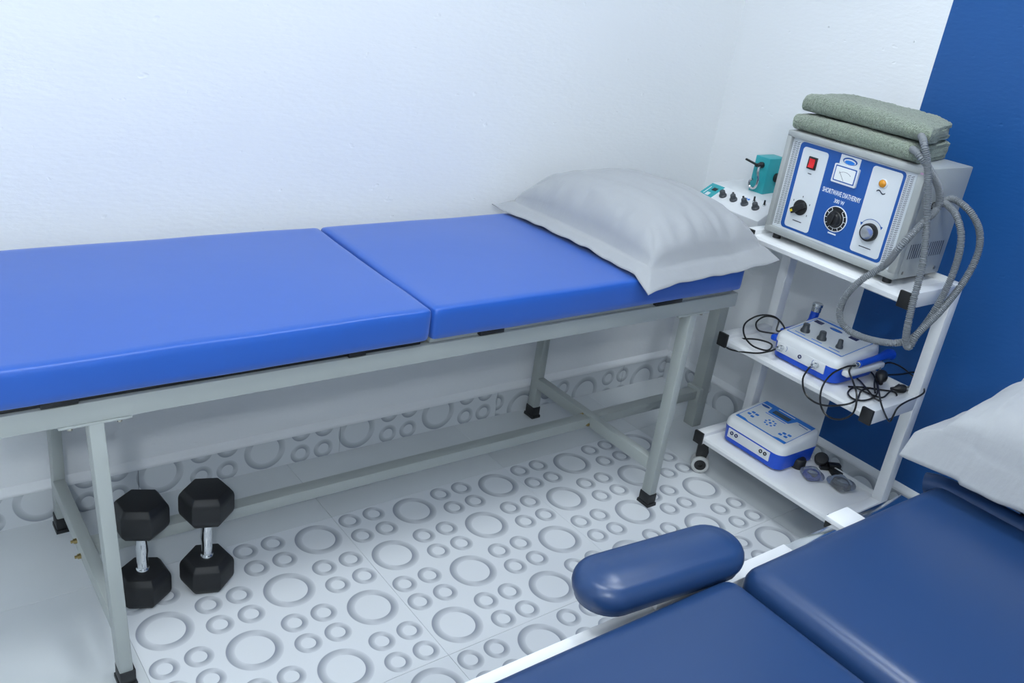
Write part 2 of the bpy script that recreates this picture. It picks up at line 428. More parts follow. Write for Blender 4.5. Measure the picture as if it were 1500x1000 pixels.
# ------------------------------------------------------------------ examination couch
LX = (-0.562, 0.970); LYF, LYB = -0.253, 0.327; LS = 0.038; LW = 0.027
couch = thing('examination_couch', 'bright blue two-part padded couch on a grey steel frame along the white wall', 'couch', (0.2, 0.035, 0))
XL, XR = -0.82, 1.142
RZ0, RZ1 = 0.645, 0.687
YF0, YF1 = -0.285, -0.247; YB0, YB1 = 0.308, 0.346
B().box(XL, XR, YF0, YF1, RZ0, RZ1, 0.003).build('side_rail', M_frame, couch)
B().box(XL, XR, YB0, YB1, RZ0, RZ1, 0.003).build('side_rail', M_frame, couch)
for x in (XL + 0.02, LX[0], 0.09, 0.52, LX[1], XR - 0.02):
    B().box(x - 0.018, x + 0.018, YF1, YB0, RZ0 + 0.004, RZ1 - 0.002, 0.002).build('cross_rail', M_frame, couch)
for x in LX:
    for y in (LYF - 0.012, LYB):
        lean = -0.030 if (x < 0 and y < 0) else 0.0                       # the front leg by the dumbbells leans a little
        Sh = Matrix.Identity(4); Sh[0][2] = lean / RZ0
        lg = B().box(x - LW / 2, x + LW / 2, y - LS / 2, y + LS / 2, 0.02, RZ0 - 0.004, 0.003, 2, Sh).build('leg', M_frame, couch)
        f = B()
        f.prism([(-0.017, -0.023), (0.017, -0.023), (0.017, 0.023), (-0.017, 0.023)], lambda a, b, h, x=x, y=y: Vector((x + a * (1.06 - h * 2.2), y + b * (1.06 - h * 2.2), h)), 0.0, 0.010)
        f.box(x - 0.016, x + 0.016, y - 0.0215, y + 0.0215, 0.008, 0.042, 0.003)
        f.build('rubber_foot', M_rubber, lg)
        pl = B().box(x + lean - 0.062, x + lean + 0.062, y - 0.019, y + 0.019, RZ0 - 0.006, RZ0, 0.001).build('mounting_plate', M_frame, couch)
        for s in (-0.042, 0.042):
            B().cyl((x + lean + s, y - 0.008, RZ0 - 0.014), (x + lean + s, y - 0.008, RZ0 - 0.005), 0.0045, 6).build('bolt', M_bolt, pl)
    # end brace between front and back leg
    br_ = B().box(x - 0.016, x + 0.012, LYF + 0.006, LYB - 0.018, 0.118, 0.158, 0.002).build('brace', M_frame, couch)
    sx = -1
    for yy, zz in ((0.060, 0.146), (0.026, 0.127)):
        B().lathe((x + sx * 0.015, yy, zz), (sx, 0, 0), [(0, 0), (0.0062, 0), (0.0062, 0.008), (0.0035, 0.008), (0.0035, 0.014), (0, 0.014)], 8).build('bolt', M_brass, br_)
# long stretcher with end plates; it carries on past the head end to the traction post
st = B().box(LX[0] + 0.009, 1.478, 0.024, 0.062, 0.118, 0.150, 0.002).build('stretcher', M_frame, couch)
for x in LX:
    B().box(x + 0.009, x + 0.013, -0.03, 0.115, 0.120, 0.156, 0.001).build('end_plate', M_frame, couch)
post = B().box(1.478, 1.522, 0.020, 0.066, 0.0, 0.760, 0.002).build('traction_post', M_frame, couch)
B().box(1.43, 1.60, -0.04, 0.13, 0.760, 0.766, 0.001).build('support_plate', M_frame, couch)
B().box(1.462, 1.482, 0.012, 0.074, 0.100, 0.160, 0.002).build('post_bracket', M_frame, couch)
# boards and pads
MZ0, MZ1 = 0.702, 0.780
def pad_fn(seed, soft_end):
    def f(p, u, v, w):
        if w > 0.2:
            p.z += 0.004 * (1 - u * u) * (1 - v * v) * w
        e = noise.noise(Vector((p.x * 4 + seed, p.y * 4, p.z * 6)))
        p.z += 0.0022 * e * max(0, w)
        if abs(v) > 0.9: p.y += 0.0025 * noise.noise(Vector((p.x * 7 + seed, 3, p.z * 9)))
        if abs(u) > 0.97: p.x += soft_end * 0.004 * noise.noise(Vector((seed, p.y * 9, p.z * 5)))
        return p
    return f
for x0, x1, sd in ((-0.80, 0.090, 1.3), (0.094, 1.128, 7.7)):
    B().box(x0 + 0.01, x1 - 0.01, -0.278, 0.262, 0.6885, 0.7015, 0.001).build('pad_board', M_black if sd < 5 else M_frame, couch)
    B().soft(((x0 + x1) / 2, -0.010, (MZ0 + MZ1) / 2), (x1 - x0, 0.584, MZ1 - MZ0), 0.013, (36, 24, 6), pad_fn(sd, 1)).build('mattress_pad', M_vinyl, couch, ang=80)
for x0, x1 in ((0.232, 0.300), (0.80, 0.90), (-0.10, -0.06), (-0.68, -0.62)):
    B().box(x0, x1, -0.290, -0.24, 0.6905, 0.7005, 0.001).build('hinge_plate', M_black, couch)
for x in (-0.60, -0.53, 0.925, 0.965):
    B().lathe((x, -0.266, RZ1), (0, 0, 1), [(0, 0), (0.0055, 0), (0.0055, 0.006), (0.0035, 0.006), (0.0035, 0.010), (0, 0.010)], 8).build('bolt', M_bolt, couch)

# ------------------------------------------------------------------ pillows with a flat flange
def pillow(name, label, c, sx, sy, h, flange, zfun, rotz=0.0, seed=0.0, hang=0.0, lift=0.012):
    """sx, sy: half sizes to the flange's edge"""
    b = B(); t = bmesh.new(); nx, ny = 112, 132
    ax, ay = sx - flange, sy - flange
    top, bot = {}, {}
    R = Matrix.Rotation(rotz, 3, 'Z')
    for i in range(nx + 1):
        for j in range(ny + 1):
            u, v = 2 * i / nx - 1, 2 * j / ny - 1
            # edges bow inwards a little between the corners
            x = sx * u * (1 - 0.045 * (1 - v * v) * abs(u)); y = sy * v * (1 - 0.035 * (1 - u * u) * abs(v))
            s, q = min(1, abs(x) / (ax * (1 - 0.03 * (1 - v * v)))), min(1, abs(y) / (ay * (1 - 0.025 * (1 - u * u))))
            f = max(0.0, (1 - s ** 2.7) * (1 - q ** 2.7)) ** 0.44
            wr = noise.noise(Vector((x * 9 + seed, y * 9, 0))) * 0.005 + noise.noise(Vector((x * 24 + seed, y * 7, 2))) * 0.004
            edge = max(s, q); wave = 0
            d = max(abs(x) - ax * 0.985, abs(y) - ay * 0.985, 0) / flange
            if d > 0: wave = 0.007 * min(1, d * 1.5) * noise.noise(Vector((x * 17 + seed, y * 17, 5)))
            pucker = 0.010 * noise.noise(Vector((x * (30 if s < q else 9) + seed, y * (9 if s < q else 30), 1.5))) * math.exp(-((edge - 0.88) / 0.10) ** 2) if f > 0 else 0
            zt = lift * (1 - 0.9 * min(d, 1)) + f * h + (wr + pucker) * min(1, f * 2.5) + wave + 0.003
            zb = max(0.0, lift * (1 - 0.9 * min(d, 1)) * (1 - min(1, f * 1.4)) + wave)
            zt -= 0.0035 * math.exp(-((d - 0.10) / 0.08) ** 2) if d > 0 else 0          # pressed line of the stitching
            if hang and u < 0 and abs(x) > ax * 0.985:                                    # this side's flange hangs down
                e = abs(x) - ax * 0.985; x = -(ax * 0.985 + e * 0.40); zt -= hang * e; zb -= hang * e
            p = R @ Vector((x, y, 0)); wx, wy = c[0] + p.x, c[1] + p.y
            dz = zfun(wx, wy)
            top[i, j] = t.verts.new((wx, wy, c[2] + zt + dz)); bot[i, j] = t.verts.new((wx + (0.003 if hang and d > 0 and u < 0 else 0), wy, c[2] + min(zb, zt - 0.003) + dz))
    for i in range(nx):
        for j in range(ny):
            t.faces.new((top[i, j], top[i + 1, j], top[i + 1, j + 1], top[i, j + 1]))
            t.faces.new((bot[i, j + 1], bot[i + 1, j + 1], bot[i + 1, j], bot[i, j]))
    for i in range(nx):
        t.faces.new((top[i + 1, 0], top[i, 0], bot[i, 0], bot[i + 1, 0])); t.faces.new((top[i, ny], top[i + 1, ny], bot[i + 1, ny], bot[i, ny]))
    for j in range(ny):
        t.faces.new((top[0, j], top[0, j + 1], bot[0, j + 1], bot[0, j])); t.faces.new((top[nx, j + 1], top[nx, j], bot[nx, j], bot[nx, j + 1]))
    bmesh.ops.recalc_face_normals(t, faces=t.faces); b._add(t)
    # stitched seam between filling and flange
    seam = B(); pts = []
    o = b.build(name, M_pillow, None, (c[0], c[1], c[2]), 0, ang=70)
    return tag(o, label, 'pillow')
def z_couch(x, y):
    dz = 0.004
    if y < -0.29: dz -= (-0.29 - y) * 0.45
    if x > 1.05: dz += (x - 1.05) * 0.16
    return dz
pillow('pillow', 'plain grey pillow with a flat flange lying on the bright blue couch', (0.947, -0.006, 0.7825), 0.262, 0.338, 0.134, 0.045, z_couch, rotz=math.radians(1.5), seed=2.0, lift=0.030)

# ------------------------------------------------------------------ trolley
TX0, TX1 = 1.235, 1.500
trolley = thing('equipment_trolley', 'white three-shelf steel trolley with black end caps standing by the blue wall', 'trolley', (1.37, -0.458, 0))
RL = (-0.215, -0.182); RR = (-0.733, -0.700)
SHZ = ((0.115, 0.155), (0.465, 0.507), (0.803, 0.845))
for z0, z1 in SHZ:
    for y0, y1 in (RL, RR):
        r = B().box(TX0 + 0.004, 1.452, y0, y1, z0, z1, 0.003).build('side_rail', M_white, trolley)
        B().box(TX0 - 0.003, TX0 + 0.007, y0 - 0.001, y1 + 0.001, z0 - 0.001, z1 + 0.001, 0.002).build('end_cap', M_black, r)
    zs = z1 - 0.012
    # folded sheet shelf with a rounded front lip and a small upstand at the back
    prof = [(TX0 + 0.014, zs - 0.026), (TX0 + 0.008, zs - 0.022), (TX0 + 0.006, zs - 0.010), (TX0 + 0.010, zs - 0.003), (TX0 + 0.018, zs), (TX1 - 0.018, zs),
            (TX1 - 0.018, zs + 0.016), (TX1 - 0.014, zs + 0.016), (TX1 - 0.014, zs - 0.003), (TX0 + 0.020, zs - 0.003), (TX0 + 0.016, zs - 0.008), (TX0 + 0.017, zs - 0.026)]
    B().prism(prof, lambda a, b, h: Vector((a, h, b)), RR[1], RL[0]).build('shelf', M_white, trolley)
    B().box(TX1 - 0.045, TX1 - 0.019, RR[1], RL[0], z0, zs - 0.004, 0.002).build('back_rail', M_white, trolley)
for y0, y1 in (RL, RR):
    B().box(1.452, 1.492, y0, y1, 0.115, 0.845, 0.003).build('post', M_white, trolley)
for cx in (TX0 + 0.035, 1.462):
    for cy in ((RL[0] + RL[1]) / 2, (RR[0] + RR[1]) / 2):
        k = B()
        k.box(cx - 0.018, cx + 0.018, cy - 0.016, cy + 0.016, 0.107, 0.115, 0.002)
        k.prism([(-0.016, 0.0), (0.016, 0.0), (0.024, -0.030), (0.018, -0.060), (0.010, -0.082), (-0.002, -0.082), (-0.016, -0.050)], lambda a, b, h, cx=cx, cy=cy: Vector((cx + 0.69 * a - 0.72 * h, cy - 0.72 * a - 0.69 * h, 0.107 + b)), -0.0095, 0.0095, 0.003)
        f = k.build('caster', M_black, trolley)
        wx, wz = cx + 0.006, 0.030; ax = Vector((-0.72, -0.69, 0))
        for s in (-1, 1):
            pa = Vector((wx, cy, wz)) + ax * (s * 0.010)
            B().lathe(pa, ax * s, [(0.019, 0), (0.027, 0.0), (0.030, 0.003), (0.030, 0.010), (0.027, 0.0135), (0.021, 0.0135), (0.019, 0.011)], 28).build('tyre', mat('grey_tyre', (186, 188, 188), 0.5), f)
            B().lathe(pa, ax * s, [(0, 0), (0.020, 0), (0.020, 0.011), (0.006, 0.012), (0.005, 0.010), (0, 0.010)], 24).build('wheel_hub', M_black, f)

# ------------------------------------------------------------------ diathermy unit
SX0, SX1, SY0, SY1, SZ0, SZ1 = 1.262, 1.486, -0.655, -0.226, 0.851, 1.144
swd = thing('diathermy_unit', 'large grey boxed machine with a blue front panel, meter and dials on the top shelf', 'medical device', (1.37, -0.44, 0.833))
FX = SX0
b = B(); bw = 0.018
b.box(SX0 + 0.022, SX1, SY0, SY1, SZ0, SZ1, 0.003)
cas = b.build('casing', M_case, swd)
b = B()
b.box(FX, FX + 0.024, SY0, SY1, SZ1 - bw, SZ1, 0.004); b.box(FX, FX + 0.024, SY0, SY1, SZ0, SZ0 + bw, 0.004)
b.box(FX, FX + 0.024, SY0, SY0 + 0.022, SZ0 + bw - 0.003, SZ1 - bw + 0.003, 0.004); b.box(FX, FX + 0.024, SY1 - 0.016, SY1, SZ0 + bw - 0.003, SZ1 - bw + 0.003, 0.004)
b.build('front_bezel', M_case, swd)
for fx in (SX0 + 0.03, SX1 - 0.03):
    for fy in (SY0 + 0.03, SY1 - 0.03): B().cyl((fx, fy, 0.833), (fx, fy, SZ0 + 0.001), 0.012, 14).build('foot', M_rubber, swd)
PX = FX + 0.014                                        # the recessed front plate
plate = B().box(PX, PX + 0.008, SY0 + 0.018, SY1 - 0.012, SZ0 + 0.012, SZ1 - 0.012).build('front_plate', M_casepale, swd, smooth=False)
def fpt(a, b_, h): return Vector((PX - h, -a, b_))      # a grows to the right (towards -y)
def sheet(name, yc, zc, w, h, r, m, lo, hi, parent):
    return B().prism([(-yc + p[0], zc + p[1]) for p in rrect(w, h, r)], fpt, lo, hi).build(name, m, parent, smooth=False)
bp = sheet('blue_panel', -0.434, 0.998, 0.330, 0.246, 0.012, M_print, 0, 0.001, swd)
sheet('pale_panel', -0.3235, 0.996, 0.084, 0.228, 0.009, M_casepale, 0.001, 0.0016, bp)
sheet('pale_panel', -0.5475, 0.999, 0.088, 0.232, 0.009, M_casepale, 0.001, 0.0016, bp)
# slanting vent hatch at both sides
for yc in (-0.256, -0.6115):
    b = B(); z = SZ0 + 0.026
    while z < SZ1 - 0.03:
        for k in (0, 1):
            y = yc + 0.0052 - k * 0.0104
            b.prism([(-y - 0.0042, z), (-y - 0.0042, z + 0.0018), (-y + 0.0042, z + 0.0058), (-y + 0.0042, z + 0.0040)], fpt, 0, 0.0006)
        z += 0.0052
    b.build('vent_grille', M_dark, swd, smooth=False)['kind'] = 'stuff'
def FM(y, z, h=0.0018): # text matrix on the front plate
    return Matrix(((0, 0, -1, PX - h), (-1, 0, 0, y), (0, 1, 0, z), (0, 0, 0, 1)))
text_mesh('SHORTWAVE DIATHERMY', 0.0190, FM(-0.4345, 1.0145, 0.0012), M_letter, swd, 'lettering', 0.54)
text_mesh('300 W', 0.0155, FM(-0.4345, 0.994, 0.0012), M_letter, swd, 'lettering', 0.75)
# rocker switch
sw = B().box(PX - 0.006, PX, -0.336, -0.308, 1.055, 1.089, 0.001).build('power_switch', M_black, swd)
B().prism([(0.001, 1.060), (0.0095, 1.060), (0.006, 1.072), (0.0075, 1.084), (0.001, 1.084)], lambda a, b_, h: Vector((PX - a, h, b_)), -0.331, -0.313).build('rocker', M_red, sw)
# selector knob with a pointer
def flat_knob(y, z, r, name, parent, depth=0.018, yang=215):
    k = B(); k.cyl((PX, y, z), (PX - 0.006, y, z), r, 28, bev=0.001)
    a = math.radians(yang); d = Vector((0, -math.cos(a), math.sin(a))); n = Vector((0, -math.sin(a), -math.cos(a)))
    c = Vector((PX - 0.006, y, z))
    k.bar(c - d * r * 0.95 + Vector((-0.006, 0, 0)), c + d * r * 1.12 + Vector((-0.006, 0, 0)), r * 0.75, 0.013, 0.002, up=(1, 0, 0))
    o = k.build(name, M_black, parent)
    B().bar(c + d * r * 0.75 + Vector((-0.0128, 0, 0)), c + d * r * 1.10 + Vector((-0.0128, 0, 0)), r * 0.3, 0.001, 0, up=(1, 0, 0)).build('pointer', M_yellow, o)
    return o
flat_knob(-0.321, 0.945, 0.022, 'selector_knob', swd)
b = B()
for k in range(5):
    a = math.radians(215 - 62 * k); b.box(PX - 0.0020, PX - 0.0015, -0.321 - 0.031 * math.cos(a) - 0.0011, -0.321 - 0.031 * math.cos(a) + 0.0011, 0.945 + 0.031 * math.sin(a) - 0.0025, 0.945 + 0.031 * math.sin(a) + 0.0025)
b.box(PX - 0.0020, PX - 0.0015, -0.336, -0.306, 0.9035, 0.9060); b.box(PX - 0.0020, PX - 0.0015, -0.327, -0.315, 1.041, 1.0432)
b.box(PX - 0.0020, PX - 0.0015, -0.564, -0.528, 0.9015, 0.9040)
b.build('print_marks', M_dark, swd, smooth=False)['kind'] = 'stuff'
# big dial with a printed scale
dl = B().cyl((PX - 0.001, -0.4385, 0.948), (PX - 0.003, -0.4385, 0.948), 0.034, 40).build('dial', M_black, swd)
b = B()
def arc(bb, y, z, r0, r1, a0, a1, h0, h1, n=28):
    P = [(r0 * math.cos(math.radians(a0 + (a1 - a0) * k / n)), r0 * math.sin(math.radians(a0 + (a1 - a0) * k / n))) for k in range(n + 1)]
    Q = [(r1 * math.cos(math.radians(a0 + (a1 - a0) * k / n)), r1 * math.sin(math.radians(a0 + (a1 - a0) * k / n))) for k in range(n + 1)]
    for k in range(n):
        bb.prism([(-y + q[0], z + q[1]) for q in (P[k], P[k + 1], Q[k + 1], Q[k])], fpt, h0, h1)
arc(b, -0.4385, 0.948, 0.0335, 0.0355, 0, 360, 0.001, 0.0034)
arc(b, -0.4385, 0.948, 0.0245, 0.0258, -235, 55, 0.003, 0.0036)
for k in range(11):
    a = math.radians(-235 + 29 * k); d = Vector((0, -math.cos(a), math.sin(a))); c = Vector((PX - 0.0033, -0.4385, 0.948))
    b.bar(c + d * 0.0265, c + d * 0.0325, 0.0014, 0.0006, 0, up=(1, 0, 0))
b.build('dial_scale', M_letter, dl, smooth=False)
k = B(); k.lathe((PX - 0.003, -0.4385, 0.948), (-1, 0, 0), [(0.0225, 0), (0.0225, 0.005), (0.0195, 0.007), (0.0180, 0.014), (0.016, 0.016), (0, 0.016)], 32)
k.bar((PX - 0.020, -0.4385 + 0.004, 0.948 - 0.017), (PX - 0.020, -0.4385 - 0.004, 0.948 + 0.017), 0.010, 0.008, 0.002, up=(1, 0, 0))
k.build('dial_knob', M_black, dl)
b = B(); b.box(PX - 0.0016, PX - 0.001, -0.452, -0.426, 0.9045, 0.9085); b.build('dial_caption', M_letter, swd, smooth=False)
# tuning knob with a spun metal face
k = B().lathe((PX, -0.5475, 0.946), (-1, 0, 0), [(0.024, 0), (0.024, 0.012), (0.0225, 0.015), (0.019, 0.0155), (0, 0.0155)], 36).build('tuning_knob', M_black, swd)
B().lathe((PX - 0.0155, -0.5475, 0.946), (-1, 0, 0), [(0.0185, 0), (0.0185, 0.0012), (0.0165, 0.0016), (0, 0.0010)], 32).build('knob_face', M_chrome, k)
b = B(); arc(b, -0.5475, 0.946, 0.0335, 0.0350, 42, 148, 0.0016, 0.0021)
for a_, s in ((36, 1), (154, -1)):
    a = math.radians(a_); cy, cz = 0.5475 + 0.034 * math.cos(a), 0.946 + 0.034 * math.sin(a)
    b.prism([(cy - 0.004, cz + 0.004), (cy + 0.004, cz + 0.003), (cy + s * 0.001, cz - 0.005)], fpt, 0.0016, 0.0021)
b.build('arrow_print', M_print, swd, smooth=False)
# amber lamp and the wave mark
b = B().lathe((PX - 0.001, -0.5445, 1.077), (-1, 0, 0), [(0.0125, 0), (0.0125, 0.004), (0.0105, 0.005)], 24); lb = b.build('lamp_bezel', M_abs, swd)
B().lathe((PX - 0.004, -0.5445, 1.077), (-1, 0, 0), [(0.0105, 0), (0.0098, 0.004), (0.006, 0.0075), (0, 0.0085)], 24).build('lamp_lens', M_amber, lb)
b = B(); W = [(-0.013 + 0.026 * i / 12, 0.0035 * math.sin(2 * math.pi * i / 12)) for i in range(13)]
for p, q in zip(W, W[1:]): b.prism([(0.5445 + p[0], 1.054 + p[1] - 0.0017), (0.5445 + q[0], 1.054 + q[1] - 0.0017), (0.5445 + q[0], 1.054 + q[1] + 0.0017), (0.5445 + p[0], 1.054 + p[1] + 0.0017)], fpt, 0.0016, 0.0021)
b.build('wave_print', M_dark, swd, smooth=False)
# logo plate: an oval badge over the meter
sheet('logo_plate', -0.434, 1.104, 0.062, 0.030, 0.001, M_casepale, 0.001, 0.0020, swd)
def oval(name, y, z, a, c, m, lo, hi, parent):
    return B().prism([(-y + a * math.cos(2 * math.pi * i / 28), z + c * math.sin(2 * math.pi * i / 28)) for i in range(28)], fpt, lo, hi).build(name, m, parent, smooth=False)
oval('logo_oval', -0.434, 1.1055, 0.0225, 0.0095, M_print, 0.0020, 0.0024, swd); oval('logo_oval', -0.434, 1.104, 0.0185, 0.0070, M_casepale, 0.0024, 0.0027, swd)
oval('logo_oval', -0.434, 1.1025, 0.0155, 0.0050, M_sky, 0.0027, 0.0030, swd)
# analogue meter
mt = sheet('meter_frame', -0.433, 1.068, 0.076, 0.050, 0.003, M_casepale, 0.001, 0.008, swd)
sheet('meter_rim', -0.433, 1.069, 0.066, 0.042, 0.002, M_print, 0.008, 0.0086, mt)
sheet('meter_face', -0.433, 1.069, 0.060, 0.036, 0.002, M_meter, 0.0086, 0.0090, mt)
b = B(); arc(b, -0.433, 1.048, 0.0280, 0.0288, 50, 130, 0.0090, 0.0093, 14)
b.bar((PX - 0.0093, -0.433, 1.053), (PX - 0.0093, -0.415, 1.075), 0.0008, 0.0004, 0, up=(1, 0, 0)); b.build('meter_scale', M_dark, mt, smooth=False)
B().box(FX - 0.0004, FX + 0.001, -0.648, -0.640, 1.128, 1.133).build('sticker', M_pink, swd, smooth=False)
# right side: outlet holes, vent slots, screws
YS = SY0
for x, z in ((1.345, 1.045), (1.392, 1.052)): B().lathe((x, YS + 0.001, z), (0, -1, 0), [(0.012, 0), (0.012, 0.0025), (0.009, 0.0025), (0.009, 0.0012), (0, 0.0012)], 20).build('outlet', M_black, swd)
b = B()
for i in range(16): b.box(1.300 + i * 0.0105, 1.3035 + i * 0.0105, YS - 0.0004, YS + 0.001, 0.905, 0.945)
b.build('vent_slot', M_dark, swd, smooth=False)['kind'] = 'stuff'
for x in (1.30, 1.455): B().cyl((x, YS + 0.001, 0.868), (x, YS - 0.002, 0.868), 0.004, 10).build('screw', M_bolt, swd)

# ------------------------------------------------------------------ folded towels
def towel(name, label, x0, x1, y0, y1, z0, h, seed, skew=0.0, droop=0.0, slant=0.0):
    """sheet folded over twice along its length: two nested U folds, rounded at the front"""
    th = h / 4.0
    t = bmesh.new()
    def U(z_lo, z_hi, xf, xb):       # closed outline of a U-shaped layer, fold at xf
        R = (z_hi - z_lo) / 2; zc = (z_hi + z_lo) / 2; out = []
        for i in range(31): out.append((xb + (xf + R - xb) * i / 30, z_lo))
        for i in range(1, 12):
            a = -math.pi / 2 - math.pi * i / 12; out.append((xf + R + R * math.cos(a), zc + R * math.sin(a)))
        for i in range(31): out.append((xf + R + (xb - xf - R) * i / 30, z_hi))
        r = R - th * 0.96
        for i in range(31): out.append((xb + (xf + R - xb) * i / 30, z_hi - th * 0.96))
        for i in range(1, 8):
            a = math.pi / 2 + math.pi * i / 8; out.append((xf + R + r * math.cos(a), zc + r * math.sin(a)))
        for i in range(31): out.append((xf + R + (xb - xf - R) * i / 30, z_lo + th * 0.96))
        return out
    b = B(); ny = 110
    for k, prof in enumerate((U(0, h, x0, x1), U(th, h - th, x0 + th * 1.02, x1 - 0.012))):
        rows = []
        for j in range(ny + 1):
            f = j / ny                    # from the far (left) end to the near (right) end
            e = min(f, 1 - f) * 2
            row = []
            for (x, z) in prof:
                y = y1 + (y0 + slant * (x - x0) - y1) * f
                rnd = (1 - math.exp(-e * 9))                        # ends a little pinched
                zz = z0 + (z - 0) * (0.86 + 0.14 * rnd) + (0.0035 * noise.noise(Vector((x * 13 + seed, y * 11, 4))) + 0.0018 * noise.noise(Vector((x * 40, y * 40 + seed, z * 40))) + 0.0022 * noise.noise(Vector((x * 150, y * 150 + seed, z * 150)))) * (z / h)
                zz -= droop * max(0, f - 0.6) * (z / h)
                xx = x + skew * (f - 0.5) + 0.004 * noise.noise(Vector((y * 9 + seed, z * 20, k))) + 0.0015 * noise.noise(Vector((y * 45, z * 45, x * 30))) + 0.0018 * noise.noise(Vector((y * 150, z * 150 + seed, x * 100)))
                yy = y + (0.006 * noise.noise(Vector((x * 16 + seed, z * 25, k + f)))) * (1 if f in (0, 1) else 0)
                if k == 1: yy = y1 - 0.006 + (yy - y1) * 0.985
                row.append(t.verts.new((xx, yy, max(zz, z0))))
            rows.append(row)
        n = len(prof)
        for j in range(ny):
            for i in range(n):
                i2 = (i + 1) % n; t.faces.new((rows[j][i], rows[j][i2], rows[j + 1][i2], rows[j + 1][i]))
        t.faces.new(rows[0]); t.faces.new(rows[-1][::-1])
    bmesh.ops.recalc_face_normals(t, faces=t.faces); bmesh.ops.triangulate(t, faces=[f for f in t.faces if len(f.verts) > 4])
    b._add(t)
    return tag(b.build(name, M_towel, None, ((x0 + x1) / 2, (y0 + y1) / 2, z0), 0, ang=60), label, 'towel', 'folded towels')
towel('towel', 'folded sage green towel directly on the grey machine, under another towel', 1.268, 1.482, -0.618, -0.228, SZ1 + 0.0025, 0.047, 3.0, 0.004, 0.0, 0.20)
towel('towel', 'folded sage green towel on top of the other towel', 1.280, 1.486, -0.626, -0.234, SZ1 + 0.0535, 0.052, 9.0, -0.004, 0.02, 0.30)

# ------------------------------------------------------------------ ribbed electrode hoses
def hose(label, pts):
    P = spline(pts, 0.0011); pitch = 0.0046
    b = B().tube(P, 0.0085, 10, lambda i, d: 0.0093 if (d / pitch) % 1 < 0.55 else 0.0070)
    o = b.build('electrode_hose', M_hose, None, tuple(P[0]), 0, ang=50)
    return tag(o, label, 'hose', 'grey ribbed hoses')
hose('grey ribbed hose dropping straight from between the towels to a tight bend',
     [onx(1347, 196, 1.335), ony(1353, 208, -0.645), ony(1359, 250, -0.672), ony(1358, 320, -0.700), ony(1352, 385, -0.735), ony(1338, 440, -0.755), ony(1329, 480, -0.765), ony(1327, 503, -0.768), ony(1333, 507, -0.772),
      ony(1345, 488, -0.775), ony(1378, 455, -0.780), ony(1412, 412, -0.780), ony(1432, 372, -0.775), ony(1435, 340, -0.765), ony(1424, 314, -0.740), ony(1408, 298, -0.705), ony(1394, 291, -0.675), Vector((1.392, -0.654, 1.052))])
hose('grey ribbed hose looping low over the blue and white ultrasound unit',
     [onx(1334, 217, 1.318), ony(1344, 224, -0.640), ony(1363, 250, -0.672), ony(1376, 280, -0.685), ony(1373, 305, -0.690), ony(1350, 328, -0.695), ony(1318, 362, -0.690), onx(1296, 388, 1.225), onx(1262, 410, 1.200), onx(1238, 435, 1.195), onx(1230, 462, 1.195), onx(1242, 483, 1.200), onx(1275, 497, 1.205),
      onx(1312, 502, 1.205), ony(1340, 492, -0.745), ony(1372, 450, -0.765), ony(1398, 395, -0.770), ony(1408, 350, -0.765), ony(1402, 318, -0.735), ony(1391, 303, -0.700), ony(1382, 298, -0.675), Vector((1.345, -0.654, 1.045))])

# ------------------------------------------------------------------ therapy devices on the lower shelves
def device(root, x0, x1, y0, y1, z0, zb, zf, zr, r=0.030):
    """blue tub to height zb, white lid sloping from zf (front) to zr (rear); plan with rounded corners"""
    cx, cy = (x0 + x1) / 2, (y0 + y1) / 2; w, d = x1 - x0, y1 - y0
    plan = rrect(w, d, r, 5)
    def loft(levels, name, m, parent):
        t = bmesh.new(); rows = []
        for inset, zfun in levels:
            k = [(px * (w / 2 - inset) / (w / 2), py * (d / 2 - inset) / (d / 2)) for px, py in plan]
            rows.append([t.verts.new((cx + a, cy + c, zfun(a))) for a, c in k])
        n = len(plan)
        for q0, q1 in zip(rows, rows[1:]):
            for i in range(n): t.faces.new((q0[i], q0[(i + 1) % n], q1[(i + 1) % n], q1[i]))
        t.faces.new(rows[0][::-1]); t.faces.new(rows[-1]); bmesh.ops.recalc_face_normals(t, faces=t.faces)
        return B()._add(t).build(name, m, parent, ang=40)
    top = lambda a: zf + (zr - zf) * (a + w / 2) / w
    loft([(0.010, lambda a: z0 + 0.004), (0.004, lambda a: z0 + 0.008), (0.001, lambda a: zb - 0.012), (0.0, lambda a: zb)], 'base', M_absblue, root)
    loft([(0.0, lambda a: zb), (0.001, lambda a: zb + (top(a) - zb) * 0.55), (0.004, lambda a: top(a) - 0.007), (0.009, lambda a: top(a) - 0.002), (0.018, lambda a: top(a))], 'lid', M_abs, root)
    for a in (x0 + 0.03, x1 - 0.03):
        for c in (y0 + 0.03, y1 - 0.03): B().cyl((a, c, z0), (a, c, z0 + 0.005), 0.009, 12).build('foot', M_rubber, root)
    sl = (zr - zf) / w
    def on(a, yy, h=0.0): return Vector((x0 + a, yy, zf + sl * a + h))        # point on the sloping lid
    return on
def lid_sheet(on, name, a0, a1, y0, y1, m, parent, h0, h1, r=0.003):
    ca, cy = (a0 + a1) / 2, (y0 + y1) / 2
    return B().prism([(ca + p[0], cy + p[1]) for p in rrect(a1 - a0, y1 - y0, r, 3)], lambda a, c, h: on(a, c, h), h0, h1).build(name, m, parent, smooth=False)
def lid_line(b, on, a0, y0, a1, y1, wd, h0, h1):
    p, q = Vector((a0, y0)), Vector((a1, y1)); d = (q - p).normalized(); n = Vector((-d.y, d.x)) * wd / 2
    b.prism([tuple(p - n), tuple(q - n), tuple(q + n), tuple(p + n)], lambda a, c, h: on(a, c, h), h0, h1)
def front_socket(b, x, y, z, r=0.006):
    b.lathe((x + 0.001, y, z), (-1, 0, 0), [(r, 0), (r, 0.0035), (r * 0.6, 0.0035), (r * 0.6, 0.001), (0, 0.001)], 16)

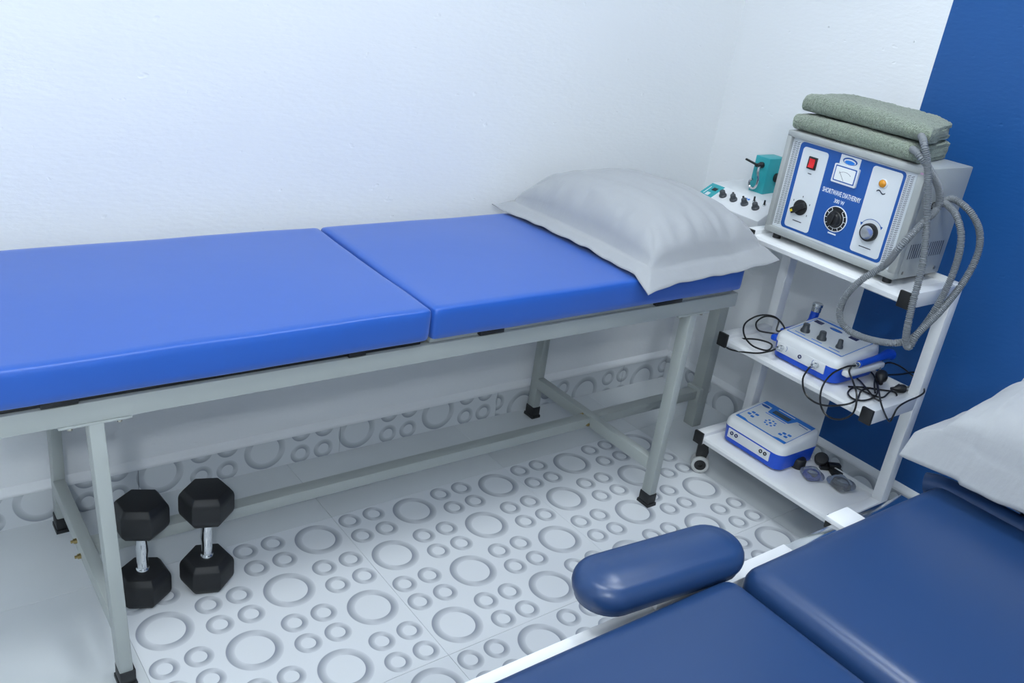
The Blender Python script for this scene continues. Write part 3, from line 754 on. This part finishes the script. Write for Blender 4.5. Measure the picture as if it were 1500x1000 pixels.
# ultrasound unit (middle shelf)
USZ = 0.495
us = thing('ultrasound_unit', 'blue and white therapy unit with three grey knobs on the middle trolley shelf', 'medical device', (1.39, -0.462, USZ))
UX0, UX1, UY0, UY1 = 1.272, 1.486, -0.578, -0.345
on = device(us, UX0, UX1, UY0, UY1, USZ, 0.549, 0.575, 0.600, 0.032)
pn = lid_sheet(on, 'control_panel', 0.030, 0.185, -0.560, -0.363, M_casepale, us, 0.0, 0.0008, 0.006)
b = B(); lid_line(b, on, 0.033, -0.558, 0.033, -0.366, 0.004, 0.0008, 0.0014); lid_line(b, on, 0.181, -0.558, 0.181, -0.366, 0.008, 0.0008, 0.0014)
lid_line(b, on, 0.033, -0.366, 0.181, -0.366, 0.002, 0.0008, 0.0014); lid_line(b, on, 0.033, -0.558, 0.181, -0.558, 0.002, 0.0008, 0.0014)
for yk in (-0.400, -0.459, -0.520): lid_line(b, on, 0.050, yk + 0.018, 0.050, yk - 0.018, 0.003, 0.0008, 0.0013)
b.build('panel_border', M_sky, pn, smooth=False)
for yk, kr in ((-0.400, 0.0115), (-0.459, 0.0115), (-0.520, 0.0085)):
    c = on(0.072, yk, 0.0008)
    B().lathe(c, (0, 0, 1), [(kr * 1.25, 0), (kr * 1.2, 0.006), (kr * 0.92, 0.010), (kr * 0.82, 0.024), (kr * 0.7, 0.0255), (0, 0.0255)], 20).build('knob', M_knob, us)
for yk in (-0.385, -0.508): lid_sheet(on, 'display', 0.150, 0.166, yk - 0.014, yk + 0.014, M_navyprint, us, 0.0008, 0.002, 0.001)
b = B().prism([(0.158 + 0.0075 * math.sin(2 * math.pi * i / 24), -0.446 + 0.022 * math.cos(2 * math.pi * i / 24)) for i in range(24)], lambda a, c, h: on(a, c, h), 0.0008, 0.0013); b.build('logo_oval', M_print, us, smooth=False)
B().prism([(0.156 + 0.0045 * math.sin(2 * math.pi * i / 24), -0.446 + 0.016 * math.cos(2 * math.pi * i / 24)) for i in range(24)], lambda a, c, h: on(a, c, h), 0.0013, 0.0017).build('logo_oval', M_sky, us, smooth=False)
B().box(UX0 - 0.0012, UX0 + 0.004, -0.538, -0.368, 0.520, 0.551, 0.0005).build('socket_plate', M_abs, us)
b = B(); front_socket(b, UX0 - 0.001, -0.452, 0.537, 0.006); b.build('socket', M_navyprint, us)
for y in (-0.387, -0.512):
    b = B(); b.lathe((UX0, y, 0.537), (-1, 0, 0), [(0.008, 0), (0.008, 0.006), (0.0065, 0.007), (0.0065, 0.013), (0.0075, 0.014), (0.0075, 0.022), (0.004, 0.024), (0.0035, 0.032), (0, 0.032)], 18)
    b.build('connector', M_chrome, us)
b = B(); arc_pts = [(0.0105 * math.cos(math.radians(a)), 0.0105 * math.sin(math.radians(a))) for a in range(-50, 51, 20)]
for y, s in ((-0.403, 1), (-0.497, -1)):
    for p, q in zip(arc_pts, arc_pts[1:]):
        b.bar((UX0 - 0.0014, y - s * p[0] + s * 0.008, 0.539 + p[1]), (UX0 - 0.0014, y - s * q[0] + s * 0.008, 0.539 + q[1]), 0.0012, 0.0005, 0, up=(1, 0, 0))
b.build('print_marks', M_print, us, smooth=False)['kind'] = 'stuff'
# probe holders at the sides
for y0, y1 in ((-0.602, -0.576), (-0.347, -0.322)):
    B().soft(((1.385), (y0 + y1) / 2, 0.542), (0.185, y1 - y0, 0.020), 0.008, (12, 6, 5)).build('probe_holder', M_absblue if y0 > -0.5 else M_abs, us)
# two probes with their cords
def cable(b, pts, r=0.0027, step=0.005): return b.tube(spline(pts, step), r, 7)
pr = thing('ultrasound_probe', 'blue probe with an upright steel head behind the three-knob unit', 'probe', (1.46, -0.3345, 0.552))
B().tube(spline([(1.330, -0.3345, 0.560), (1.39, -0.3345, 0.561), (1.440, -0.3345, 0.562), (1.466, -0.3345, 0.572), (1.474, -0.3345, 0.592), (1.476, -0.3345, 0.606)], 0.004), 0.011, 14, lambda i, d: 0.0088 if d < 0.10 else min(0.0135, 0.0088 + (d - 0.10) * 0.09)).build('handle', M_absblue, pr)
B().lathe((1.4762, -0.3345, 0.603), (0.06, 0, 1), [(0.0120, 0), (0.0150, 0.002), (0.0150, 0.016), (0.0165, 0.018), (0.0165, 0.027), (0.015, 0.028), (0, 0.028)], 26).build('probe_head', M_chrome, pr)
b = B(); cable(b, [Vector((UX0 - 0.030, -0.387, 0.537)), onx(1128, 514, 1.238), onx(1108, 517, 1.236), onx(1075, 513, 1.250), onx(1064, 507, 1.265), onx(1078, 497, 1.290), onx(1108, 497, 1.285), onx(1130, 504, 1.262), onx(1124, 513, 1.248), onx(1102, 506, 1.250), onx(1090, 490, 1.262), onx(1092, 473, 1.285), onx(1112, 462, 1.325), onx(1135, 464, 1.345),
    onx(1149, 480, 1.330), onx(1148, 495, 1.322), onx(1136, 489, 1.335), onx(1112, 484, 1.365), onx(1108, 472, 1.385), onx(1122, 463, 1.400), onx(1140, 468, 1.395), Vector((1.300, -0.3345, 0.566)), Vector((1.332, -0.3345, 0.560))]); b.build('cord', M_cord, pr)
pr2 = thing('ultrasound_probe', 'blue probe lying in the side holder next to the black cord tangle', 'probe', (1.42, -0.589, 0.552))
B().tube(spline([(1.352, -0.589, 0.562), (1.40, -0.589, 0.5635), (1.455, -0.589, 0.566), (1.492, -0.589, 0.570), (1.512, -0.590, 0.566)], 0.004), 0.0105, 14, lambda i, d: min(0.0165, 0.0098 + max(0, d - 0.09) * 0.10)).build('handle', M_absblue, pr2)
B().lathe((1.352, -0.589, 0.562), (-1, 0, -0.03), [(0.0080, -0.002), (0.0080, 0.004), (0.0062, 0.005), (0.0062, 0.012), (0.0075, 0.013), (0.0075, 0.019), (0.004, 0.020), (0, 0.020)], 18).build('collar', M_chrome, pr2)
SH = 0.4965
b = B(); cable(b, [Vector((1.333, -0.589, 0.561)), onx(1240, 537, 1.300), onx(1218, 548, 1.255), onx(1204, 568, 1.218), onx(1202, 592, 1.215), onx(1212, 609, 1.215), onx(1232, 614, 1.215), onx(1250, 604, 1.215), onx(1255, 580, 1.218), onx(1250, 560, 1.245), onx(1244, 545, 1.290), onx(1247, 537, 1.330)]); b.build('cord', M_cord, pr2)
lead = B(); cable(lead, [Vector((UX0 - 0.030, -0.512, 0.537)), onx(1184, 540, 1.228), onx(1176, 555, 1.222), onx(1179, 575, 1.220), onx(1192, 588, 1.219), onx(1212, 594, 1.219), onx(1240, 592, 1.220), onz(1255, 585, SH + 0.012), onz(1262, 572, SH + 0.003), onz(1275, 568, SH + 0.003)])
lead.build('connecting_lead', M_cord, us)
# power cord in a tangle on the shelf with two plugs
pc = thing('power_cord', 'tangled black power cord with two plugs lying on the middle trolley shelf', 'cable', tuple(onz(1290, 560, SH)))
tang = [(1243, 567, 3), (1262, 567, 3), (1290, 566, 6), (1310, 560, 8), (1322, 556, 10)]
c1 = [onz(x, y, SH + h / 1000) for x, y, h in ((1243, 566, 4), (1265, 567, 4), (1292, 571, 4), (1310, 574, 9), (1313, 582, 5), (1300, 588, 4), (1284, 585, 9), (1272, 572, 12), (1262, 560, 6), (1255, 552, 4), (1262, 544, 6), (1276, 545, 10), (1284, 560, 14), (1284, 578, 6), (1268, 586, 4), (1250, 584, 4), (1242, 575, 4), (1252, 568, 9), (1272, 576, 5), (1292, 582, 10), (1304, 573, 13), (1318, 562, 8))]
b = B(); cable(b, c1, 0.0026, 0.004)
c2 = [onz(x, y, SH + h / 1000) for x, y, h in ((1296, 549, 16), (1320, 548, 10), (1338, 545, 6), (1346, 551, 5), (1340, 559, 4))] + [onz(1332, 566, SH + 0.006)]
cable(b, c2, 0.0026, 0.004)
c3 = [onz(1282, 575, SH + 0.016), onz(1281, 560, SH + 0.014), onz(1287, 543, SH + 0.006), onz(1300, 531, SH + 0.003), onz(1318, 536, SH + 0.003), onz(1334, 548, SH + 0.004), onz(1344, 556, SH + 0.016), ony(1354, 571, -0.738), ony(1348, 579, -0.741), ony(1328, 588, -0.742), ony(1315, 597, -0.742), ony(1308, 610, -0.742), ony(1303, 617, -0.742), ony(1297, 608, -0.742), ony(1291, 592, -0.742), onz(1288, 577, SH + 0.040), onz(1285, 560, SH + 0.012), onz(1283, 548, SH + 0.004)]
cable(b, c3, 0.0026, 0.004); b.build('cord', M_cord, pc)
def plug(p, d, r, L, name='plug'):
    d = Vector(d).normalized()
    bq = B().lathe(p, d, [(0, 0), (r * 0.35, 0), (r * 0.45, L * 0.25), (r * 0.9, L * 0.45), (r, L * 0.6), (r, L * 0.9), (r * 0.85, L), (0, L)], 16)
    o = bq.build(name, M_black, pc)
    n = d.orthogonal().normalized(); e = Vector(p) + d * L; q = B()
    for s in (-1, 1): q.cyl(e + n * s * r * 0.45, e + n * s * r * 0.45 + d * 0.016, 0.0022, 8)
    q.build('pin', M_bolt, o)
plug(onz(1290, 562, SH + 0.019), (0.5, 0.35, 0.25), 0.017, 0.044)
plug(onz(1305, 569, SH + 0.013), (0.6, -0.35, 0.05), 0.0125, 0.042)

# interferential unit (bottom shelf)
IZ = 0.1435
ift = thing('electrotherapy_unit', 'blue and white unit with a grey display and buttons on the bottom trolley shelf', 'medical device', (1.39, -0.355, IZ))
IX0, IX1, IY0, IY1 = 1.285, 1.482, -0.478, -0.240
on2 = device(ift, IX0, IX1, IY0, IY1, IZ, 0.204, 0.230, 0.256, 0.030)
pn = lid_sheet(on2, 'control_panel', 0.028, 0.178, -0.457, -0.262, M_casepale, ift, 0.0, 0.0008, 0.006)
b = B()
b.prism([(0.178, -0.262), (0.178, -0.457), (0.160, -0.457), (0.160, -0.400), (0.128, -0.390), (0.128, -0.308), (0.160, -0.300), (0.160, -0.262)], lambda a, c, h: on2(a, c, h), 0.0008, 0.0013)
b.prism([(0.028, -0.262), (0.028, -0.457), (0.040, -0.457), (0.040, -0.425), (0.033, -0.408), (0.033, -0.310), (0.040, -0.292), (0.040, -0.262)], lambda a, c, h: on2(a, c, h), 0.0008, 0.0013)
lid_line(b, on2, 0.028, -0.2625, 0.178, -0.2625, 0.0018, 0.0008, 0.0013); lid_line(b, on2, 0.028, -0.4565, 0.178, -0.4565, 0.0018, 0.0008, 0.0013)
lid_line(b, on2, 0.121, -0.305, 0.121, -0.385, 0.003, 0.0008, 0.0013)
b.build('panel_border', M_sky, pn, smooth=False)
lid_sheet(on2, 'display', 0.137, 0.155, -0.382, -0.318, M_lcd, ift, 0.0013, 0.0022, 0.001)
B().prism([(0.150 + 0.006 * math.sin(2 * math.pi * i / 24), -0.281 + 0.016 * math.cos(2 * math.pi * i / 24)) for i in range(24)], lambda a, c, h: on2(a, c, h), 0.0008, 0.0013).build('logo_oval', M_print, ift, smooth=False)
for a_, y_ in ((0.072, -0.280), (0.088, -0.284), (0.086, -0.300), (0.066, -0.297), (0.060, -0.415), (0.074, -0.420), (0.062, -0.434), (0.078, -0.437)):
    lid_sheet(on2, 'button', a_ - 0.0045, a_ + 0.0045, y_ - 0.006, y_ + 0.006, M_sky, ift, 0.0008, 0.0018, 0.002)
for k in range(8):
    a = 2 * math.pi * k / 8; r = 0.017
    lid_sheet(on2, 'button', 0.084 + r * math.cos(a) * 0.9 - 0.003, 0.084 + r * math.cos(a) * 0.9 + 0.003, -0.355 + r * math.sin(a) - 0.0035, -0.355 + r * math.sin(a) + 0.0035, M_sky, ift, 0.0008, 0.0016, 0.0015)
lid_sheet(on2, 'button', 0.0795, 0.0885, -0.3595, -0.3505, M_sky, ift, 0.0008, 0.0018, 0.004)
b = B(); lid_line(b, on2, 0.1535, -0.412, 0.1505, -0.448, 0.003, 0.0008, 0.0013); b.build('print_marks', M_print, ift, smooth=False)
b = B(); lid_line(b, on2, 0.168, -0.320, 0.168, -0.385, 0.004, 0.0013, 0.0016); b.build('print_marks', M_letter, ift, smooth=False)
B().box(IX0 - 0.0012, IX0 + 0.004, -0.437, -0.270, 0.168, 0.199, 0.0005).build('socket_plate', M_abs, ift)
for y, m in ((-0.286, M_navyprint), (-0.304, M_navyprint), (-0.404, M_black), (-0.421, M_black)):
    b = B(); front_socket(b, IX0 - 0.001, y, 0.187, 0.0062); b.build('socket', m, ift)

# rubber cups, connector block, wire bags
BS = 0.1435
c = onz(1170, 676, BS + 0.018)
tag(B().lathe((c.x, c.y, BS), (0, 0, 1), [(0, 0), (0.021, 0), (0.0225, 0.004), (0.0225, 0.026), (0.019, 0.032), (0.010, 0.034), (0, 0.034)], 26).build('rubber_cup', M_rubber, None, (c.x, c.y, BS)), 'squat black rubber cup against the display unit on the bottom shelf', 'cup')
c = onz(1205, 672, BS + 0.022)
tag(B().lathe((c.x - 0.006, c.y, BS + 0.0225), (-0.45, -0.2, 0.6), [(0, -0.012), (0.018, -0.012), (0.0215, -0.006), (0.022, 0.006), (0.019, 0.012), (0, 0.014)], 26).build('rubber_cup', M_rubber, None, (c.x, c.y, BS)), 'tilted black rubber cup behind the blue bag of wires', 'cup')
c = onz(1222, 684, BS + 0.01)
cb = thing('connector_block', 'small black plastic connector between the black cup and the grey bag', 'connector', (c.x, c.y, BS))
RB = Matrix.Translation((c.x, c.y, BS)) @ Matrix.Rotation(math.radians(-35), 4, 'Z')
B().box(-0.020, 0.018, -0.011, 0.011, 0.0, 0.022, 0.002, 2, RB).build('body', M_black, cb)
B().box(-0.046, -0.018, -0.009, 0.009, 0.0, 0.011, 0.002, 2, RB).build('strain_relief', M_black, cb); B().box(-0.020, 0.020, -0.038, -0.011, 0.0, 0.013, 0.002, 2, RB).build('jack', M_black, cb)
def wire_bag(label, c, w, d, h, wm, rot, seed):
    t = thing('wire_bag', label, 'bag', (c.x, c.y, BS), 0, None)
    Rm = Matrix.Rotation(rot, 4, 'Z')
    def f(p, u, v, ww):
        e = (1 - u * u) * (1 - v * v)
        p.z = p.z * (0.22 + 0.78 * max(0, e) ** 0.4) + 0.0035 * noise.noise(Vector((p.x * 60 + seed, p.y * 60, ww))) * (1 if ww > 0 else 0)
        return p
    B().soft((c.x, c.y, BS + h / 2), (w, d, h), h * 0.3, (16, 14, 4), lambda p, u, v, ww: Vector((f(p, u, v, ww).x, p.y, max(p.z, -h / 2))), Rm).build('plastic_bag', M_bag, t, ang=40)
    b = B()
    for k in range(6):
        pts = []
        for i in range(26):
            a = 2 * math.pi * i / 25; r1 = (0.34 - 0.02 * k) * w; r2 = (0.34 - 0.018 * k) * d
            q = Rm @ Vector((r1 * math.cos(a), r2 * math.sin(a), 0))
            pts.append(Vector((c.x + q.x, c.y + q.y, BS + 0.005 + (k % 3) * 0.0034 + 0.001 * math.sin(3 * a + k))))
        b.tube(pts, 0.0018, 6)
    b.build('wire_coil', wm, t)
wire_bag('clear bag with a coil of blue wires on the bottom shelf', onz(1189, 697, BS + 0.008), 0.060, 0.060, 0.032, M_wireblue, math.radians(-28), 1)
wire_bag('clear bag with a coil of black wires on the bottom shelf', onz(1231, 711, BS + 0.008), 0.064, 0.072, 0.034, M_cord, math.radians(-12), 5)

# ------------------------------------------------------------------ traction unit on its post
tr = thing('traction_unit', 'white sloping control box with a teal box and hook behind the couch pillow', 'medical device', (1.50, 0.043, 0.766))
TY0, TY1 = -0.098, 0.184
prof = [(1.415, 0.766), (1.400, 0.824), (1.486, 0.868), (1.640, 0.874), (1.646, 0.766)]
body = B().prism(prof, lambda a, b_, h: Vector((a, h, b_)), TY0, TY1, 0.004).build('body', M_abs, tr)
sl = (0.868 - 0.824) / 0.086
def tp(a, y, h=0.0): return Vector((1.400 + a, y, 0.824 + sl * a)) + Vector((-0.455, 0, 0.89)) * h
def tsheet(name, a0, a1, y0, y1, m, h0, h1): return B().prism([(a0, y0), (a1, y0), (a1, y1), (a0, y1)], lambda a, c, h: tp(a, c, h), h0, h1).build(name, m, tr, smooth=False)
tsheet('teal_panel', 0.006, 0.082, 0.124, 0.180, M_teal, 0.0, 0.0010)
tsheet('display', 0.052, 0.066, 0.136, 0.154, M_black, 0.001, 0.002); tsheet('badge', 0.026, 0.040, 0.143, 0.158, M_casepale, 0.001, 0.0015); tsheet('print_marks', 0.030, 0.066, 0.166, 0.1685, M_letter, 0.001, 0.0014)
for y in (0.096, 0.050, 0.003, -0.043):
    B().lathe(tp(0.046, y), (-0.455, 0, 0.89), [(0.0125, 0), (0.0125, 0.005), (0.0095, 0.008), (0.0085, 0.020), (0.007, 0.0215), (0, 0.0215)], 20).build('knob', M_knob, tr)
for y in (0.078, 0.034): B().lathe(tp(0.072, y), (-0.455, 0, 0.89), [(0.0035, 0), (0.0035, 0.003), (0, 0.004)], 12).build('indicator', M_black, tr)
for y in (-0.014, -0.056):
    tg = B().lathe(tp(0.070, y), (-0.455, 0, 0.89), [(0.0062, 0), (0.0062, 0.003), (0.004, 0.004), (0, 0.004)], 12).build('toggle_switch', M_chrome, tr)
    B().tube([tp(0.070, y, 0.003), tp(0.071, y - 0.001, 0.010), tp(0.073, y - 0.002, 0.018)], 0.003, 8).build('lever', M_black, tg)
b = B()
for k, y in enumerate((0.020, 0.009)): b.prism([(0.070 + 0.004 * math.cos(a), y + 0.005 * math.sin(a)) for a in [2 * math.pi * i / 14 for i in range(14)]], lambda a, c, h: tp(a, c, h), 0, 0.0006)
b.build('print_marks', M_sky, tr, smooth=False)['kind'] = 'stuff'
# teal winch box with crank, pulley hook and knob
GX0, GX1, GY0, GY1, GZ0, GZ1 = 1.545, 1.655, 0.020, 0.078, 0.868, 0.988
gb = B().prism([(GX0, GZ0), (GX1, GZ0), (GX1, GZ1 - 0.020), (GX1 - 0.022, GZ1), (GX0, GZ1)], lambda a, b_, h: Vector((a, h, b_)), GY0, GY1, 0.002).build('winch_box', M_teal, tr)
B().lathe((GX0 + 0.052, GY0, 0.925), (0, -1, 0), [(0.015, 0), (0.015, 0.008), (0.013, 0.011), (0.011, 0.022), (0, 0.023)], 22).build('winch_knob', M_black, gb)
B().lathe((GX0, 0.046, 0.962), (-1, 0, 0), [(0.010, 0), (0.010, 0.010), (0.007, 0.014), (0.006, 0.030), (0, 0.031)], 16).build('crank_hub', M_black, gb)
B().bar((GX0 - 0.026, 0.040, 0.962), (GX0 - 0.034, 0.090, 0.972), 0.008, 0.006, 0.001).build('crank_arm', M_black, gb)
b = B().tube(spline([(GX0 - 0.016, 0.044, 0.962), (GX0 - 0.018, 0.042, 0.940), (GX0 - 0.014, 0.038, 0.915), (GX0 - 0.012, 0.042, 0.892), (GX0 - 0.012, 0.055, 0.882), (GX0 - 0.013, 0.068, 0.888), (GX0 - 0.013, 0.071, 0.903), (GX0 - 0.013, 0.062, 0.912)], 0.003), 0.0042, 10)
b.build('hook', M_chrome, gb)

# ------------------------------------------------------------------ hex dumbbells standing on end
def dumbbell(label, cx, cy, rot, tilt):
    t = thing('dumbbell', label, 'dumbbell', (cx, cy, 0), 0, 'hex dumbbells')
    R, hh, H = 0.0635, 0.080, 0.272
    Tm = Matrix.Translation((cx, cy, 0)) @ Matrix.Rotation(rot, 4, 'Z')
    for z0 in (0.0, H - hh):
        m = bmesh.new(); rows = []
        for k, z in ((0.80, 0.0), (0.97, 0.014), (1.0, 0.022), (1.0, hh - 0.022), (0.97, hh - 0.014), (0.80, hh)):
            rows.append([m.verts.new(Tm @ Vector((R * k * math.cos(math.pi / 3 * i), R * k * math.sin(math.pi / 3 * i), z0 + z))) for i in range(6)])
        for q0, q1 in zip(rows, rows[1:]):
            for i in range(6): m.faces.new((q0[i], q0[(i + 1) % 6], q1[(i + 1) % 6], q1[i]))
        m.faces.new(rows[0][::-1]); m.faces.new(rows[-1])
        bmesh.ops.recalc_face_normals(m, faces=m.faces)
        bmesh.ops.bevel(m, geom=list(m.edges), offset=0.0025, segments=2, profile=0.5, affect='EDGES', clamp_overlap=True)
        B()._add(m).build('head', M_iron, t, ang=25)
    h0, h1 = hh - 0.001, H - hh + 0.001; L = h1 - h0
    B().lathe((cx, cy, h0), (0, 0, 1), [(0.0165, 0), (0.0165, 0.004), (0.0145, 0.007), (0.0125, 0.010), (0.0130, L * 0.35), (0.0148, L * 0.5), (0.0130, L * 0.65), (0.0125, L - 0.010), (0.0145, L - 0.007), (0.0165, L - 0.004), (0.0165, L)], 24).build('handle', M_chrome, t)
dumbbell('black hex dumbbell standing on end right beside the grey couch leg', -0.457, -0.020, math.radians(35), 0)
dumbbell('black hex dumbbell standing on end farther from the couch leg', -0.312, -0.035, math.radians(41), 0)

# ------------------------------------------------------------------ navy treatment table
tb = thing('treatment_table', 'navy padded treatment table with a steel frame and padded armrest', 'treatment table', (0.25, -1.36, 0))
def puff(amp, seed=0.0, front=0.0):
    def f(p, u, v, w):
        if w > 0: p.z += amp * (1 - u * u) * (1 - v * v)
        p.z += 0.0015 * noise.noise(Vector((p.x * 5 + seed, p.y * 5, 1)))
        return p
    return f
TT = 0.615
B().soft((-0.175, -1.379, TT - 0.036), (0.770, 0.568, 0.072), 0.036, (40, 30, 10), puff(0.008, 1)).build('seat_pad', M_navy, tb, ang=80)
B().soft((0.545, -1.384, TT - 0.032), (0.640, 0.566, 0.076), 0.034, (36, 30, 10), puff(0.010, 4)).build('back_pad', M_navy, tb, ang=80)
B().tube(spline([(0.218, -1.092, TT - 0.062), (0.216, -1.2, TT - 0.056), (0.216, -1.5, TT - 0.056), (0.218, -1.65, TT - 0.062)], 0.02), 0.016, 12).build('joint_roll', M_navy, tb)
B().tube(spline([(0.842, -1.085, TT - 0.010), (0.848, -1.12, TT - 0.002), (0.850, -1.25, TT + 0.002), (0.850, -1.5, TT + 0.002), (0.846, -1.63, TT - 0.010)], 0.02), 0.022, 14).build('end_roll', M_navy, tb)
B().soft((1.085, -1.385, TT + 0.040), (0.400, 0.430, 0.085), 0.036, (24, 24, 10), puff(0.006, 8)).build('head_pad', M_navy, tb, ang=80)
# frame
for y in (-1.061, -1.705):
    B().box(-0.56, 0.44, y - 0.016, y + 0.016, 0.514, 0.554, 0.002).build('side_rail', M_white, tb)
    B().box(0.44, 0.84, y - 0.015, y + 0.015, 0.516, 0.552, 0.002).build('rail_extension', M_chrome, tb)
for x in (-0.54, 0.20, 0.82): B().box(x - 0.02, x + 0.02, -1.690, -1.076, 0.494, 0.526, 0.002).build('cross_rail', M_white, tb)
B().box(-0.55, 0.195, -1.64, -1.10, 0.528, 0.536, 0.001).build('pad_board', M_black, tb); B().box(0.235, 0.85, -1.64, -1.10, 0.528, 0.540, 0.001).build('pad_board', M_black, tb)
B().box(0.845, 1.24, -1.52, -1.25, 0.575, 0.6125, 0.002).build('head_support', M_chrome, tb)
B().box(0.82, 0.87, -1.46, -1.31, 0.51, 0.59, 0.002).build('head_bracket', M_chrome, tb)
B().box(0.592, 0.664, -1.075, -1.028, 0.550, 0.562, 0.002).build('rail_block', M_white, tb)
for x in (-0.48, 0.74):
    for y in (-1.10, -1.64):
        lg = B().box(x - 0.025, x + 0.025, y - 0.025, y + 0.025, 0.03, 0.494, 0.003).build('leg', M_white, tb)
        B().box(x - 0.029, x + 0.029, y - 0.029, y + 0.029, 0.0, 0.034, 0.003).build('rubber_foot', M_rubber, lg)
    B().box(x - 0.018, x + 0.018, -1.615, -1.125, 0.10, 0.14, 0.002).build('stretcher', M_white, tb)
B().box(-0.455, 0.715, -1.39, -1.35, 0.10, 0.14, 0.002).build('stretcher', M_white, tb)
# armrest: a long padded oval on a bracket
ARM = Matrix.Translation((0.095, -1.042, 0.594)) @ Matrix.Rotation(math.radians(-5), 4, 'Z')
def capsule_pad(L, Wd, h, M):
    """padded oval: a capsule plan carried up a rounded edge and over a low dome"""
    lev = [(0.014, 0.0), (0.007, 0.003)]
    for k in range(9):
        a = math.radians(-40 + 130 * k / 8); lev.append((0.024 - 0.024 * math.cos(a), h * 0.44 + h * 0.44 * math.sin(a)))
    for k in range(1, 7): t_ = k / 6; lev.append((0.024 + (Wd - 0.0245) * t_, h * 0.88 + h * 0.12 * (1 - (1 - t_) ** 2)))
    t = bmesh.new(); rows = []; n = 14
    for ins, z in lev:
        r = max(Wd - ins, 0.0004); row = []
        for sgn in (1, -1):
            for k in range(n + 1):
                a = math.radians(-90 + 180 * k / n)
                row.append(t.verts.new(M @ Vector((sgn * ((L - Wd) + r * math.cos(a)), sgn * r * math.sin(a), z))))
        rows.append(row)
    m = len(rows[0])
    for q0, q1 in zip(rows, rows[1:]):
        for i in range(m): t.faces.new((q0[i], q0[(i + 1) % m], q1[(i + 1) % m], q1[i]))
    t.faces.new(rows[0][::-1]); t.faces.new(rows[-1]); bmesh.ops.recalc_face_normals(t, faces=t.faces)
    return B()._add(t)
capsule_pad(0.168, 0.058, 0.060, ARM).build('armrest_pad', M_navy, tb, ang=80)
B().box(-0.04, 0.25, -1.056, -1.022, 0.585, 0.593, 0.001, 2).build('armrest_plate', M_black, tb)
B().box(0.07, 0.235, -1.072, -1.046, 0.560, 0.586, 0.002).build('armrest_bracket', M_white, tb); B().box(0.10, 0.14, -1.068, -1.044, 0.550, 0.562, 0.002).build('armrest_stem', M_chrome, tb)
def z_table(x, y):
    dz = 0.0
    if y > -1.17: dz += 0.006
    if x > 1.25: dz += (x - 1.25) * 0.5
    return dz
pillow('pillow', 'pale grey pillow with a wide flange on the head of the navy treatment table', (1.030, -1.372, TT + 0.0905), 0.285, 0.335, 0.125, 0.055, z_table, rotz=math.radians(2), seed=11.0, hang=0.85, lift=0.045)
